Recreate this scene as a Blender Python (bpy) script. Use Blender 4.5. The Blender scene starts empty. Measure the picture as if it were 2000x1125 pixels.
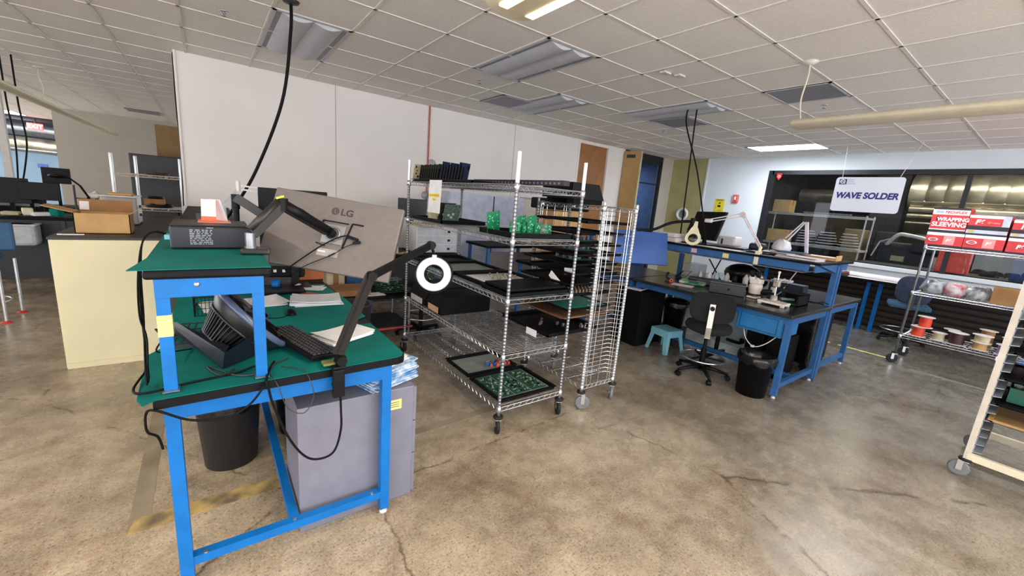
import bpy, bmesh, math, random
from mathutils import Vector, Matrix, Euler
R = math.radians
PI = math.pi
random.seed(7)
C = bpy.context.scene.collection
# ------------------------------------------------------------------ camera
cd = bpy.data.cameras.new('camera'); cam = bpy.data.objects.new('camera', cd); C.objects.link(cam)
bpy.context.scene.camera = cam
cd.sensor_width = 36; cd.lens = 14.4; cd.clip_end = 200; cd.clip_start = 0.02
M = Matrix(((0.80742644, 0.05688686, -0.58721923), (-0.58430631, 0.21467363, -0.78262467), (0.08153942, 0.97502775, 0.20657252)))
q = M.to_quaternion(); q.normalize()
cam.matrix_world = Matrix.Translation((0, 0, 1.68)) @ q.to_matrix().to_4x4()
# ------------------------------------------------------------------ world and exposure
w = bpy.data.worlds.new('world'); bpy.context.scene.world = w; w.use_nodes = True
bg = w.node_tree.nodes['Background']; bg.inputs[0].default_value = (0.93, 0.96, 1.0, 1); bg.inputs[1].default_value = 2.6
vs = bpy.context.scene.view_settings
vs.view_transform = 'Standard'; vs.look = 'None'; vs.gamma = 1.0; vs.exposure = 0.92; vs.use_curve_mapping = False


def lamp(name, loc, sx, sy, power, col=(1, 1, 1), rot=(0, 0, 0)):
    l = bpy.data.lights.new(name, 'AREA'); l.shape = 'RECTANGLE'; l.size = sx; l.size_y = sy; l.energy = power; l.color = col
    o = bpy.data.objects.new(name, l); C.objects.link(o); o.location = loc; o.rotation_euler = rot
    return o


# lamps of ceiling fixtures and the window room; added fill lamps have no fixture
lamp('pendant_or_fill_light', (1.13, 0.0, 2.44), 0.16, 3.2, 26, (1.0, 0.86, 0.70))
lamp('pendant_or_fill_light', (-1.87, 0.2, 2.44), 0.16, 4.5, 58, (1.0, 0.86, 0.70))  # added fill for the left foreground; no pendant hangs here
lamp('troffer_or_fill_light', (8.43, 3.42, 2.985), 0.5, 1.1, 30, (0.86, 0.93, 1.0))
lamp('troffer_or_fill_light', (6.55, 1.06, 2.985), 0.22, 1.1, 15, (0.9, 0.95, 1.0))
lamp('troffer_or_fill_light', (6.0, -2.6, 2.985), 0.5, 1.1, 16, (0.92, 0.96, 1.0))  # added fill lamp behind the camera, no troffer built
lamp('troffer_or_fill_light', (3.0, -2.4, 2.985), 0.5, 1.1, 30, (0.95, 0.97, 1.0))  # second added fill behind the camera, without a fixture
lamp('troffer_or_fill_light', (-4.82, 19.0, 2.985), 0.9, 1.1, 50, (0.86, 0.93, 1.0))
lamp('troffer_or_fill_light', (11.2, 1.0, 3.3), 0.3, 3.0, 75, (1.0, 0.9, 0.72))
lamp('troffer_or_fill_light', (8.6, 8.0, 2.9), 0.5, 0.5, 18, (0.7, 0.84, 1.0))  # added bluish lamp that brightens the passage behind the glass door


# ------------------------------------------------------------------ materials
def lin(c):
    return tuple((x / 255 / 12.92 if x / 255 <= .04045 else ((x / 255 + .055) / 1.055) ** 2.4) for x in c) + (1,)


MATS = {}


def mat(name, rgb, rough=.5, metal=0, var=.06, scale=12, bump=0, spec=.5, emit=0, alpha=1, trans=0, rgb2=None, coat=0):
    if name in MATS: return MATS[name]
    m = bpy.data.materials.new(name); m.use_nodes = True; nt = m.node_tree; b = nt.nodes['Principled BSDF']
    c1 = lin(rgb); b.inputs['Roughness'].default_value = rough; b.inputs['Metallic'].default_value = metal
    b.inputs['Specular IOR Level'].default_value = spec; b.inputs['Coat Weight'].default_value = coat
    tc = nt.nodes.new('ShaderNodeTexCoord'); no = nt.nodes.new('ShaderNodeTexNoise'); no.inputs['Scale'].default_value = scale
    no.inputs['Detail'].default_value = 4
    nt.links.new(tc.outputs['Object'], no.inputs['Vector'])
    cr = nt.nodes.new('ShaderNodeValToRGB'); c2 = lin(rgb2) if rgb2 else tuple(max(0, x * (1 - var * 2.2)) for x in c1[:3]) + (1,)
    cr.color_ramp.elements[0].position = .35; cr.color_ramp.elements[1].position = .65
    cr.color_ramp.elements[0].color = c2; cr.color_ramp.elements[1].color = tuple(min(1, x * (1 + (0 if rgb2 else var))) for x in c1[:3]) + (1,)
    nt.links.new(no.outputs['Fac'], cr.inputs[0]); nt.links.new(cr.outputs[0], b.inputs['Base Color'])
    if bump:
        bu = nt.nodes.new('ShaderNodeBump'); bu.inputs['Strength'].default_value = bump; bu.inputs['Distance'].default_value = .01
        nt.links.new(no.outputs['Fac'], bu.inputs['Height']); nt.links.new(bu.outputs[0], b.inputs['Normal'])
    if emit:
        b.inputs['Emission Color'].default_value = c1; b.inputs['Emission Strength'].default_value = emit
    if trans: b.inputs['Transmission Weight'].default_value = trans; b.inputs['IOR'].default_value = 1.45
    if alpha < 1: b.inputs['Alpha'].default_value = alpha
    MATS[name] = m
    return m


blue = mat('blue_paint', (10, 102, 176), .4, spec=.3, var=.05)
blue2 = mat('duller_blue_paint', (40, 92, 148), .4, var=.06)
blue_d = mat('drawer_blue', (34, 108, 164), .4, var=.04)
green = mat('green_mat', (0, 126, 118), .75, spec=.2, var=.07, scale=5)
green2 = mat('worn_green_mat', (0, 104, 98), .75, spec=.2, var=.1, scale=4)
blackp = mat('black_plastic', (15, 15, 16), .45, var=.1, spec=.18)
blacks = mat('satin_black', (10, 10, 12), .6, var=.1, spec=.15)
blackg = mat('gloss_black', (7, 7, 8), .2, var=.1, spec=.3)
rubber = mat('black_rubber', (14, 13, 14), .7, var=.12)
edge = mat('black_edge', (10, 10, 14), .5, var=.1, spec=.18)
fabric = mat('charcoal_fabric', (20, 19, 20), .95, var=.2, scale=90, bump=.3)
bfabric = mat('blue_grey_fabric', (52, 62, 84), .95, var=.2, scale=80, bump=.3)
bseat = mat('light_blue_fabric', (56, 90, 118), .95, var=.2, scale=60, bump=.3)
grey = mat('grey_metal', (116, 116, 130), .45, var=.03)
greyd = mat('dark_grey', (50, 49, 51), .5, var=.06)
greyp = mat('grey_plastic', (44, 44, 48), .5, var=.08)
dgrey = mat('bin_grey', (46, 45, 48), .45, var=.06)
taupe = mat('monitor_taupe', (106, 99, 96), .42, var=.03, scale=30)
chrome = mat('chrome_wire', (208, 210, 214), .25, metal=.9, var=.04)
chromeD = mat('dull_chrome', (150, 152, 156), .35, metal=.8, var=.08)
whitepost = mat('bright_post', (226, 228, 230), .3, metal=.35, var=.03)
postm = mat('post_steel', (146, 149, 154), .34, metal=.75, var=.05)
whitep = mat('white_plastic', (214, 210, 208), .4, var=.03)
cream = mat('cream_metal', (214, 204, 166), .5, var=.02, scale=3)
beige = mat('beige_enamel', (222, 212, 186), .45, var=.03)
beigep = mat('beige_post', (206, 196, 182), .5, var=.04)
paper = mat('white_paper', (238, 236, 236), .8, var=.02)
paperp = mat('pinkish_paper', (222, 212, 214), .8, var=.03)
paperb = mat('bluish_film', (70, 136, 190), .4, var=.2, scale=30, rgb2=(206, 214, 224))
card = mat('cardboard', (192, 152, 100), .85, var=.06, scale=6)
card2 = mat('dark_cardboard', (150, 108, 66), .85, var=.08, scale=6)
pcb = mat('green_circuit', (14, 132, 84), .45, rgb2=(6, 92, 58), scale=70)
pcbd = mat('dark_circuit', (42, 78, 60), .5, rgb2=(120, 140, 128), scale=60)
pcbo = mat('olive_circuit', (52, 54, 38), .6, var=.25, scale=40)
pcbb = mat('navy_circuit', (18, 28, 62), .45, var=.2, scale=40)
liner = mat('grey_liner', (128, 136, 146), .35, var=.06, scale=3)
tan = mat('tan_board', (196, 182, 146), .6, var=.1)
wood = mat('wood_door', (158, 104, 54), .45, rgb2=(140, 90, 46), scale=4)
woodp = mat('pale_wood', (178, 140, 88), .5, var=.05, scale=4)
orange = mat('orange_card', (228, 96, 62), .6, var=.05)
yellow = mat('yellow_label', (232, 216, 92), .6, var=.04)
yel2 = mat('pale_yellow_label', (226, 214, 128), .6, var=.05)
red = mat('red_plastic', (200, 44, 38), .5, var=.06)
redc = mat('red_card', (200, 62, 60), .6, var=.06)
redsp = mat('red_orange_wire', (214, 62, 30), .5, var=.12, scale=60)
maroon = mat('maroon_wire', (62, 24, 28), .5, var=.12)
purple = mat('purple_plastic', (70, 60, 140), .4)
teal = mat('teal_plastic', (120, 178, 196), .5, var=.04)
tealb = mat('teal_bright', (60, 160, 170), .5)
scopew = mat('ivory_plastic', (224, 214, 204), .35, var=.03)
bag = mat('black_bag', (12, 12, 13), .28, var=.3, scale=14, bump=.8)
bagc = mat('clear_bag', (176, 180, 184), .25, rgb2=(88, 88, 92), scale=14, bump=.8)
clear = mat('clear_plastic', (150, 158, 160), .2, var=.1, alpha=.45)
bluescr = mat('blue_screen', (36, 84, 158), .3, emit=.03, rgb2=(26, 62, 124), scale=2)
navy = mat('navy_ink', (44, 52, 130), .5)
brownred = mat('brown_cloth', (128, 80, 62), .9, var=.15)
dbrown = mat('dark_brown_wood', (40, 28, 22), .6, rgb2=(28, 20, 16), scale=8)
tile = mat('ceiling_tile', (236, 229, 222), .9, rgb2=(227, 220, 213), scale=70, bump=.15)
gridm = mat('ceiling_grid', (222, 217, 210), .6, var=.04)
wallm = mat('white_wall', (228, 221, 216), .7, var=.015, scale=2)
wallb = mat('cool_white_wall', (214, 220, 226), .7, var=.015, scale=2)
wallg = mat('beige_wall', (178, 170, 158), .7, var=.02, scale=2)
wallbl = mat('blue_grey_wall', (142, 168, 190), .7, var=.02, scale=2)
olive = mat('olive_wall', (168, 160, 110), .7, var=.04, scale=3)
trof = mat('troffer_white', (190, 190, 196), .5, var=.03)
trofd = mat('troffer_grey', (132, 132, 138), .5, var=.05)
lit = mat('lit_diffuser', (235, 244, 255), .5, emit=5)
litw = mat('warm_lamp', (255, 238, 186), .5, emit=.9)
exitm = mat('exit_red', (255, 60, 50), .5, emit=1.6)
ductm = mat('duct_metal', (190, 180, 158), .32, metal=.7, rgb2=(136, 128, 112), scale=3)
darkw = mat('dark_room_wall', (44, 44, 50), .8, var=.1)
frame_b = mat('black_frame', (24, 24, 32), .45)


def glass(name, tint, rough=.02, ref=.12):
    m = bpy.data.materials.new(name); m.use_nodes = True; nt = m.node_tree; nt.nodes.clear()
    o = nt.nodes.new('ShaderNodeOutputMaterial'); mx = nt.nodes.new('ShaderNodeMixShader')
    t = nt.nodes.new('ShaderNodeBsdfTransparent'); t.inputs[0].default_value = tint
    g = nt.nodes.new('ShaderNodeBsdfGlossy'); g.inputs['Roughness'].default_value = rough
    fr = nt.nodes.new('ShaderNodeFresnel'); fr.inputs[0].default_value = 1.45
    ge = nt.nodes.new('ShaderNodeNewGeometry'); mm = nt.nodes.new('ShaderNodeMath'); mm.operation = 'SUBTRACT'; mm.use_clamp = True
    nt.links.new(fr.outputs[0], mm.inputs[0]); nt.links.new(ge.outputs['Backfacing'], mm.inputs[1])
    nt.links.new(mm.outputs[0], mx.inputs[0]); nt.links.new(t.outputs[0], mx.inputs[1]); nt.links.new(g.outputs[0], mx.inputs[2])
    nt.links.new(mx.outputs[0], o.inputs[0]); return m


winglass = glass('window_glass', (.8, .83, .85, 1))
lens = glass('lens_glass', (.85, .95, .92, 1))


def floor_mat():
    m = bpy.data.materials.new('polished_concrete'); m.use_nodes = True; nt = m.node_tree; b = nt.nodes['Principled BSDF']
    N = nt.nodes.new; L = nt.links.new
    tc = N('ShaderNodeTexCoord')

    def noise(s, d=5, r=.6, dist=0):
        n = N('ShaderNodeTexNoise'); n.inputs['Scale'].default_value = s; n.inputs['Detail'].default_value = d
        n.inputs['Roughness'].default_value = r; n.inputs['Distortion'].default_value = dist; L(tc.outputs['Object'], n.inputs['Vector']); return n

    def ramp(src, stops):
        c = N('ShaderNodeValToRGB'); e = c.color_ramp.elements
        while len(e) < len(stops): e.new(.5)
        for i, (p, col) in enumerate(stops): e[i].position = p; e[i].color = col
        L(src, c.inputs[0]); return c

    def mix(mode, f, a, bb):
        x = N('ShaderNodeMix'); x.data_type = 'RGBA'; x.blend_type = mode
        if isinstance(f, float): x.inputs['Factor'].default_value = f
        else: L(f, x.inputs['Factor'])
        for k, s in ((6, a), (7, bb)):
            if isinstance(s, tuple): x.inputs[k].default_value = s
            else: L(s, x.inputs[k])
        return x.outputs[2]
    n1 = noise(.9, 6, .62, .4); n2 = noise(6, 8, .7); n3 = noise(75, 3, .7); n5 = noise(190, 2, .6); n6 = noise(3.5, 4, .6); n4 = noise(2.6, 6, .7, .8)
    warm = ramp(n1.outputs['Fac'], [(.3, lin((132, 120, 103))), (.5, lin((174, 161, 140))), (.7, lin((198, 185, 164)))])
    cool = ramp(n1.outputs['Fac'], [(.3, lin((96, 93, 86))), (.7, lin((126, 123, 116)))])
    sx = N('ShaderNodeSeparateXYZ'); L(tc.outputs['Object'], sx.inputs[0])
    mr = N('ShaderNodeMapRange'); mr.inputs[1].default_value = 0.5; mr.inputs[2].default_value = 6.0; L(sx.outputs[0], mr.inputs[0])
    ad = N('ShaderNodeMath'); ad.operation = 'MULTIPLY_ADD'; L(n4.outputs['Fac'], ad.inputs[0]); ad.inputs[1].default_value = .6; L(mr.outputs[0], ad.inputs[2])
    sb = N('ShaderNodeMath'); sb.operation = 'SUBTRACT'; sb.use_clamp = True; L(ad.outputs[0], sb.inputs[0]); sb.inputs[1].default_value = .3
    base = mix('MIX', sb.outputs[0], warm.outputs[0], cool.outputs[0])
    r2 = ramp(n2.outputs['Fac'], [(.3, (.62, .6, .58, 1)), (.6, (1.08, 1.06, 1.04, 1))])
    base = mix('MULTIPLY', 0.8, base, r2.outputs[0])
    r3 = ramp(n3.outputs['Fac'], [(.30, (.2, .17, .13, 1)), (.36, (.62, .58, .52, 1)), (.45, (.94, .93, .92, 1)), (.60, (1.04, 1.03, 1.02, 1)), (.70, (1.38, 1.34, 1.3, 1))])
    base = mix('MULTIPLY', .95, base, r3.outputs[0])
    r5 = ramp(n5.outputs['Fac'], [(.3, (.7, .68, .65, 1)), (.5, (1, 1, 1, 1)), (.7, (1.22, 1.2, 1.17, 1))])
    base = mix('MULTIPLY', .9, base, r5.outputs[0])
    # a rusty stain area
    r4 = ramp(n4.outputs['Fac'], [(.5, (1, 1, 1, 1)), (.66, (.74, .63, .52, 1))])
    base = mix('MULTIPLY', .7, base, r4.outputs[0])
    # hairline crack
    vo = N('ShaderNodeTexVoronoi'); vo.feature = 'DISTANCE_TO_EDGE'; vo.inputs['Scale'].default_value = .33
    wn = noise(7, 5, .6); vm = N('ShaderNodeVectorMath'); vm.operation = 'MULTIPLY_ADD'
    L(wn.outputs['Color'], vm.inputs[0]); vm.inputs[1].default_value = (.12, .12, 0); L(tc.outputs['Object'], vm.inputs[2]); L(vm.outputs[0], vo.inputs['Vector'])
    rc = ramp(vo.outputs['Distance'], [(0.0, (.3, .27, .23, 1)), (.0005, (.5, .47, .43, 1)), (.0010, (1, 1, 1, 1))])
    cm = ramp(n6.outputs['Fac'], [(.46, (0, 0, 0, 1)), (.54, (.9, .9, .9, 1))]); base = mix('MULTIPLY', cm.outputs[0], base, rc.outputs[0])
    L(base, b.inputs['Base Color'])
    rr = ramp(n2.outputs['Fac'], [(.3, (.2, .2, .2, 1)), (.7, (.34, .34, .34, 1))]); L(rr.outputs[0], b.inputs['Roughness'])
    b.inputs['Specular IOR Level'].default_value = .5
    bu = N('ShaderNodeBump'); bu.inputs['Strength'].default_value = .06; bu.inputs['Distance'].default_value = .01; L(n3.outputs['Fac'], bu.inputs['Height']); L(bu.outputs[0], b.inputs['Normal'])
    return m


# ------------------------------------------------------------------ mesh builder
class MB:
    def __init__(s): s.v = []; s.f = []; s.sm = []

    def add(s, vs_, fs, smooth=False, mx=None):
        o = len(s.v)
        for p in vs_:
            p = Vector(p); s.v.append(mx @ p if mx else p)
        for f in fs: s.f.append([i + o for i in f]); s.sm.append(smooth)
        return s

    def bx(s, x0, x1, y0, y1, z0, z1, mx=None):
        return s.add([(x0, y0, z0), (x1, y0, z0), (x1, y1, z0), (x0, y1, z0), (x0, y0, z1), (x1, y0, z1), (x1, y1, z1), (x0, y1, z1)],
                     [(0, 3, 2, 1), (4, 5, 6, 7), (0, 1, 5, 4), (1, 2, 6, 5), (2, 3, 7, 6), (3, 0, 4, 7)], mx=mx)

    def box(s, c, d, rot=(0, 0, 0)):
        mx = Matrix.Translation(c) @ Euler(rot).to_matrix().to_4x4()
        return s.bx(-d[0] / 2, d[0] / 2, -d[1] / 2, d[1] / 2, -d[2] / 2, d[2] / 2, mx)

    def rb(s, c, d, r=.01, rot=(0, 0, 0), seg=2):
        bm = bmesh.new(); bmesh.ops.create_cube(bm, size=1)
        for v in bm.verts: v.co = Vector((v.co.x * d[0], v.co.y * d[1], v.co.z * d[2]))
        bmesh.ops.bevel(bm, geom=bm.edges[:], offset=min(r, min(d) * .49), segments=seg, affect='EDGES', profile=.5)
        mx = Matrix.Translation(c) @ Euler(rot).to_matrix().to_4x4()
        bm.verts.index_update()
        s.add([v.co.copy() for v in bm.verts], [[v.index for v in f.verts] for f in bm.faces], False, mx); bm.free(); return s

    def _fr(s, d, up=None):
        d = d.normalized(); u = Vector(up) if up else (Vector((0, 0, 1)) if abs(d.z) < .95 else Vector((0, 1, 0)))
        a = d.cross(u)
        if a.length < 1e-6: a = d.cross(Vector((1, 0, 0)))
        a.normalize(); return a, a.cross(d)

    def bar(s, p, q, w, h, up=None):
        p = Vector(p); q = Vector(q); a, b = s._fr(q - p, up)
        vs_ = [o + a * w / 2 * i + b * h / 2 * j for o in (p, q) for i, j in ((-1, -1), (1, -1), (1, 1), (-1, 1))]
        return s.add(vs_, [(0, 1, 2, 3), (7, 6, 5, 4), (0, 4, 5, 1), (1, 5, 6, 2), (2, 6, 7, 3), (3, 7, 4, 0)])

    def cyl(s, p, q, r, r1=None, n=12, caps=True):
        p = Vector(p); q = Vector(q); r1 = r if r1 is None else r1; a, b = s._fr(q - p)
        vs_ = [o + (a * math.cos(t * 2 * PI / n) + b * math.sin(t * 2 * PI / n)) * k for o, k in ((p, r), (q, r1)) for t in range(n)]
        s.add(vs_, [(i, n + i, n + (i + 1) % n, (i + 1) % n) for i in range(n)], n > 5)
        if caps: s.add(vs_, [list(range(n)), list(range(2 * n - 1, n - 1, -1))])
        return s

    def tube(s, pts, r, n=6, closed=False, smooth_path=0):
        pts = [Vector(p) for p in pts]
        if smooth_path:
            P = []
            m = len(pts)
            for i in range(m - 1):
                p0 = pts[max(i - 1, 0)]; p1 = pts[i]; p2 = pts[i + 1]; p3 = pts[min(i + 2, m - 1)]
                for k in range(smooth_path):
                    t = k / smooth_path
                    P.append(.5 * ((2 * p1) + (p2 - p0) * t + (2 * p0 - 5 * p1 + 4 * p2 - p3) * t * t + (3 * p1 - p0 - 3 * p2 + p3) * t ** 3))
            P.append(pts[-1]); pts = P
        m = len(pts); vs_ = []; a = None
        for i, p in enumerate(pts):
            if closed: d = pts[(i + 1) % m] - pts[i - 1]
            else: d = pts[min(i + 1, m - 1)] - pts[max(i - 1, 0)]
            d.normalize()
            if a is None: a, b = s._fr(d)
            else:
                a = a - d * a.dot(d)
                if a.length < 1e-5: a, b = s._fr(d)
                a.normalize(); b = a.cross(d)
            rr = r[i] if isinstance(r, (list, tuple)) else r
            vs_ += [p + (a * math.cos(t * 2 * PI / n) + b * math.sin(t * 2 * PI / n)) * rr for t in range(n)]
        fs = []
        for i in range(m if closed else m - 1):
            j = (i + 1) % m
            fs += [(i * n + k, j * n + k, j * n + (k + 1) % n, i * n + (k + 1) % n) for k in range(n)]
        if not closed: fs += [list(range(n)), [m * n - 1 - k for k in range(n)]]
        return s.add(vs_, fs, n > 4)

    def ring(s, c, Rr, r, n=28, m=8, axis=(0, 0, 1)):
        a, b = s._fr(Vector(axis)); c = Vector(c)
        return s.tube([c + (a * math.cos(t * 2 * PI / n) + b * math.sin(t * 2 * PI / n)) * Rr for t in range(n)], r, m, closed=True)

    def lathe(s, prof, c=(0, 0, 0), n=24, axis=None, sm=True):
        c = Vector(c)
        mx = Matrix.Translation(c)
        if axis: mx = mx @ Vector((0, 0, 1)).rotation_difference(Vector(axis)).to_matrix().to_4x4()
        vs_ = [(r * math.cos(t * 2 * PI / n), r * math.sin(t * 2 * PI / n), z) for r, z in prof for t in range(n)]
        fs = [(i * n + k, i * n + (k + 1) % n, (i + 1) * n + (k + 1) % n, (i + 1) * n + k) for i in range(len(prof) - 1) for k in range(n)]
        return s.add(vs_, fs, sm, mx)

    def prism(s, poly, z0, z1, mx=None):
        n = len(poly); vs_ = [(x, y, z0) for x, y in poly] + [(x, y, z1) for x, y in poly]
        return s.add(vs_, [list(range(n))[::-1], list(range(n, 2 * n))] + [(i, (i + 1) % n, n + (i + 1) % n, n + i) for i in range(n)], mx=mx)

    def ball(s, c, r, n=12, sc=(1, 1, 1)):
        pr = [(max(1e-4, math.sin(PI * i / 8)) * r, -math.cos(PI * i / 8) * r) for i in range(9)]
        mx = Matrix.Translation(c) @ Matrix.Diagonal((*sc, 1))
        vs_ = [(a * math.cos(t * 2 * PI / n), a * math.sin(t * 2 * PI / n), z) for a, z in pr for t in range(n)]
        fs = [(i * n + k, i * n + (k + 1) % n, (i + 1) * n + (k + 1) % n, (i + 1) * n + k) for i in range(8) for k in range(n)]
        return s.add(vs_, fs, True, mx)

    def xf(s, mx):
        s.v = [mx @ p for p in s.v]; return s


ORG = {}


def link(name, mb, m, parent=None):
    me = bpy.data.meshes.new(name); o = ORG.get(parent.name, Vector()) if parent else Vector()
    me.from_pydata([tuple(p - o) for p in mb.v], [], mb.f); me.polygons.foreach_set('use_smooth', mb.sm)
    me.materials.append(m); me.update()
    ob = bpy.data.objects.new(name, me); C.objects.link(ob)
    if parent: ob.parent = parent; ORG[ob.name] = o
    return ob


def tag(o, label, cat, group=None, kind=None):
    o['label'] = label; o['category'] = cat
    if group: o['group'] = group
    if kind: o['kind'] = kind
    return o


def one(name, mb, m, label, cat, group=None, kind=None):
    return tag(link(name, mb, m), label, cat, group, kind)


def struct(name, mb, m):
    o = link(name, mb, m); o['kind'] = 'structure'; return o


def thing(name, label, cat, loc=(0, 0, 0), group=None, local=False, rz=0):
    o = bpy.data.objects.new(name, None); C.objects.link(o); o.location = loc; o.rotation_euler = (0, 0, rz); o.empty_display_size = .1
    ORG[o.name] = Vector() if local else Vector(loc)
    return tag(o, label, cat, group)


def kids(o): return [c for c in bpy.data.objects if c.parent == o]


def dup(root, loc, rz=0, label=None, group=None):
    r = root.copy(); C.objects.link(r); r.location = loc; r.rotation_euler = (0, 0, rz)
    if label: r['label'] = label
    if group: r['group'] = group
    for ch in kids(root):
        c = ch.copy(); C.objects.link(c); c.parent = r
        for g in kids(ch):
            d = g.copy(); C.objects.link(d); d.parent = c
    return r


def textmb(txt, size, mx, ext=.001, bold=0, shear=0, align='CENTER', sx=1):
    cu = bpy.data.curves.new('t', 'FONT'); cu.body = txt; cu.size = size; cu.extrude = ext; cu.offset = bold; cu.shear = shear
    cu.align_x = align; cu.align_y = 'CENTER'
    ob = bpy.data.objects.new('t', cu); C.objects.link(ob); bpy.context.view_layer.update()
    me = bpy.data.meshes.new_from_object(ob.evaluated_get(bpy.context.evaluated_depsgraph_get()))
    mb = MB(); mm = mx @ Matrix.Diagonal((sx, 1, 1, 1))
    mb.add([v.co.copy() for v in me.vertices], [list(p.vertices) for p in me.polygons], False, mm)
    bpy.data.objects.remove(ob); bpy.data.curves.remove(cu); bpy.data.meshes.remove(me)
    return mb


def frame_mx(c, u, v):
    u = Vector(u).normalized(); n = u.cross(Vector(v)).normalized(); v = n.cross(u)
    m = Matrix.Identity(4)
    for i in range(3): m[i][0] = u[i]; m[i][1] = v[i]; m[i][2] = n[i]; m[i][3] = c[i]
    return m


# ------------------------------------------------------------------ room shell
CZ = 3.02
struct('floor', MB().bx(-9, 16, -3.3, 32, -.1, 0), floor_mat())
struct('ceiling', MB().bx(-9, 9.5, -3.3, 20, CZ, CZ + .1), tile)
g = MB()
gx = [2.33 + .61 * k for k in range(-14, 12)]; gy = [2.28 + .61 * k for k in range(-15, 30)]
for x in gx: g.bx(x - .012, x + .012, -3.2, 19.9, CZ - .006, CZ + .002)
for y in gy:
    if y > -3.2: g.bx(-8.9, 9.45, y - .012, y + .012, CZ - .006, CZ + .002)
struct('trim_1', g, gridm)
struct('wall_back', MB().bx(-.21, 6.15, 6.35, 6.5, 0, CZ), wallm)
g = MB()
for x in (1.487, 4.542):
    g.bx(x - .004, x + .004, 6.345, 6.351, 0, CZ)
struct('trim_2', g, wallg)
struct('trim_3', MB().bx(-.225, -.205, 6.33, 6.52, 0, CZ), wallm)
# door zone
struct('wall_niche', MB().bx(7.06, 7.62, 6.35, 6.5, 0, CZ).bx(6.15, 6.2, 6.34, 6.5, 0, CZ), wallm)
d = struct('door_1', MB().bx(6.2, 7.06, 6.40, 6.45, 0, 2.97), wood)
link('door_frame', MB().bx(6.15, 7.1, 6.36, 6.4, 2.96, 3.02), wallm, d)
d = struct('door_2', MB().box((7.62, 6.13, 1.49), (.05, .40, 2.96), (0, 0, R(12))), woodp)
link('door_edge', MB().box((7.66, 5.93, 1.49), (.055, .02, 2.96), (0, 0, R(12))), tan, d)
link('door_closer', MB().box((7.62, 6.16, 2.86), (.08, .2, .07), (0, 0, R(12))), greyd, d)
d = struct('door_3', MB().bx(7.75, 7.82, 6.36, 6.42, 0, 2.9).bx(9.0, 9.07, 6.36, 6.42, 0, 2.9).bx(7.6, 9.07, 6.36, 6.42, 2.83, 3.02).bx(7.82, 9.0, 6.37, 6.41, 1.25, 1.29).bx(7.82, 9.0, 6.37, 6.41, 2.35, 2.38), frame_b)
link('door_glass', MB().bx(7.82, 9.0, 6.385, 6.395, 0, 2.83), glass('blue_glass', (.8, .88, .96, 1)), d)
struct('wall_passage', MB().bx(7.4, 9.6, 8.6, 8.7, 0, CZ).bx(7.3, 7.4, 6.5, 8.7, 0, CZ).bx(9.5, 9.6, 6.5, 8.7, 0, CZ).bx(7.3, 9.6, 6.5, 8.7, 2.98, 3.02), mat('passage_wall', (90, 112, 150), .7, var=.1))
g = MB()
for i in range(14): g.bx(7.5 + .14 * i, 7.56 + .14 * i, 8.5, 8.56, .9, 2.6)
one('hanging_blind', g, mat('blind_grey', (120, 136, 156), .7), 'pale vertical blind hanging behind the dark glass door', 'blind')
t = thing('copier', 'black office copier behind the dark glass door', 'copier', (8.5, 7.3, 0))
link('copier_body', MB().rb((8.5, 7.3, .45), (.6, .55, .9), .02), blacks, t); link('copier_tray', MB().rb((8.5, 7.3, 1.03), (.5, .5, .1), .02), greyp, t)
struct('wall_jamb', MB().bx(9.07, 9.5, 6.35, 6.5, 0, CZ), wallg)
# right-hand back wall with long window
WX = 9.5
struct('wall_right', MB().bx(WX, WX + .15, 4.06, 5.42, 0, CZ).bx(WX, WX + .15, -5, 4.06, 2.73, CZ + .6).bx(WX, WX + .15, -5, 4.06, 0, 1.02), wallb)
struct('wall_olive', MB().bx(WX, WX + .15, 5.42, 6.5, 0, CZ), olive)
struct('trim_4', MB().bx(WX - .015, WX + .001, 5.40, 5.44, 0, CZ), wallb)
d = struct('window_1', MB().bx(WX - .01, WX + .1, 3.97, 4.07, 1.02, 2.74).bx(WX - .01, WX + .1, -5, 4.0, 2.66, 2.74).bx(WX + .02, WX + .08, 1.15, 1.21, 1.1, 2.7).bx(WX + .02, WX + .08, -2, -1.94, 1.1, 2.7), frame_b)
link('window_pane', MB().bx(WX + .045, WX + .052, -5, 4.0, 1.08, 2.68), winglass, d)
link('window_sill', MB().bx(WX - .05, WX + .12, -5, 4.05, 1.04, 1.1), wallb, d)
# room behind the window
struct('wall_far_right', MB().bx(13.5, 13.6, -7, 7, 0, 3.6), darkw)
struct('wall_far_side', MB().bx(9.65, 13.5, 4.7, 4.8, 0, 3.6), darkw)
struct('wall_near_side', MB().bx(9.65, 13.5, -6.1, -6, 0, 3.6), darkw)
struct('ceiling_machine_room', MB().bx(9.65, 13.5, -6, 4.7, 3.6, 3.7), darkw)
struct('trim_5', MB().bx(13.3, 13.5, -6, 4.6, 1.3, 2.05), mat('tan_band', (120, 108, 86), .7))
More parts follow.
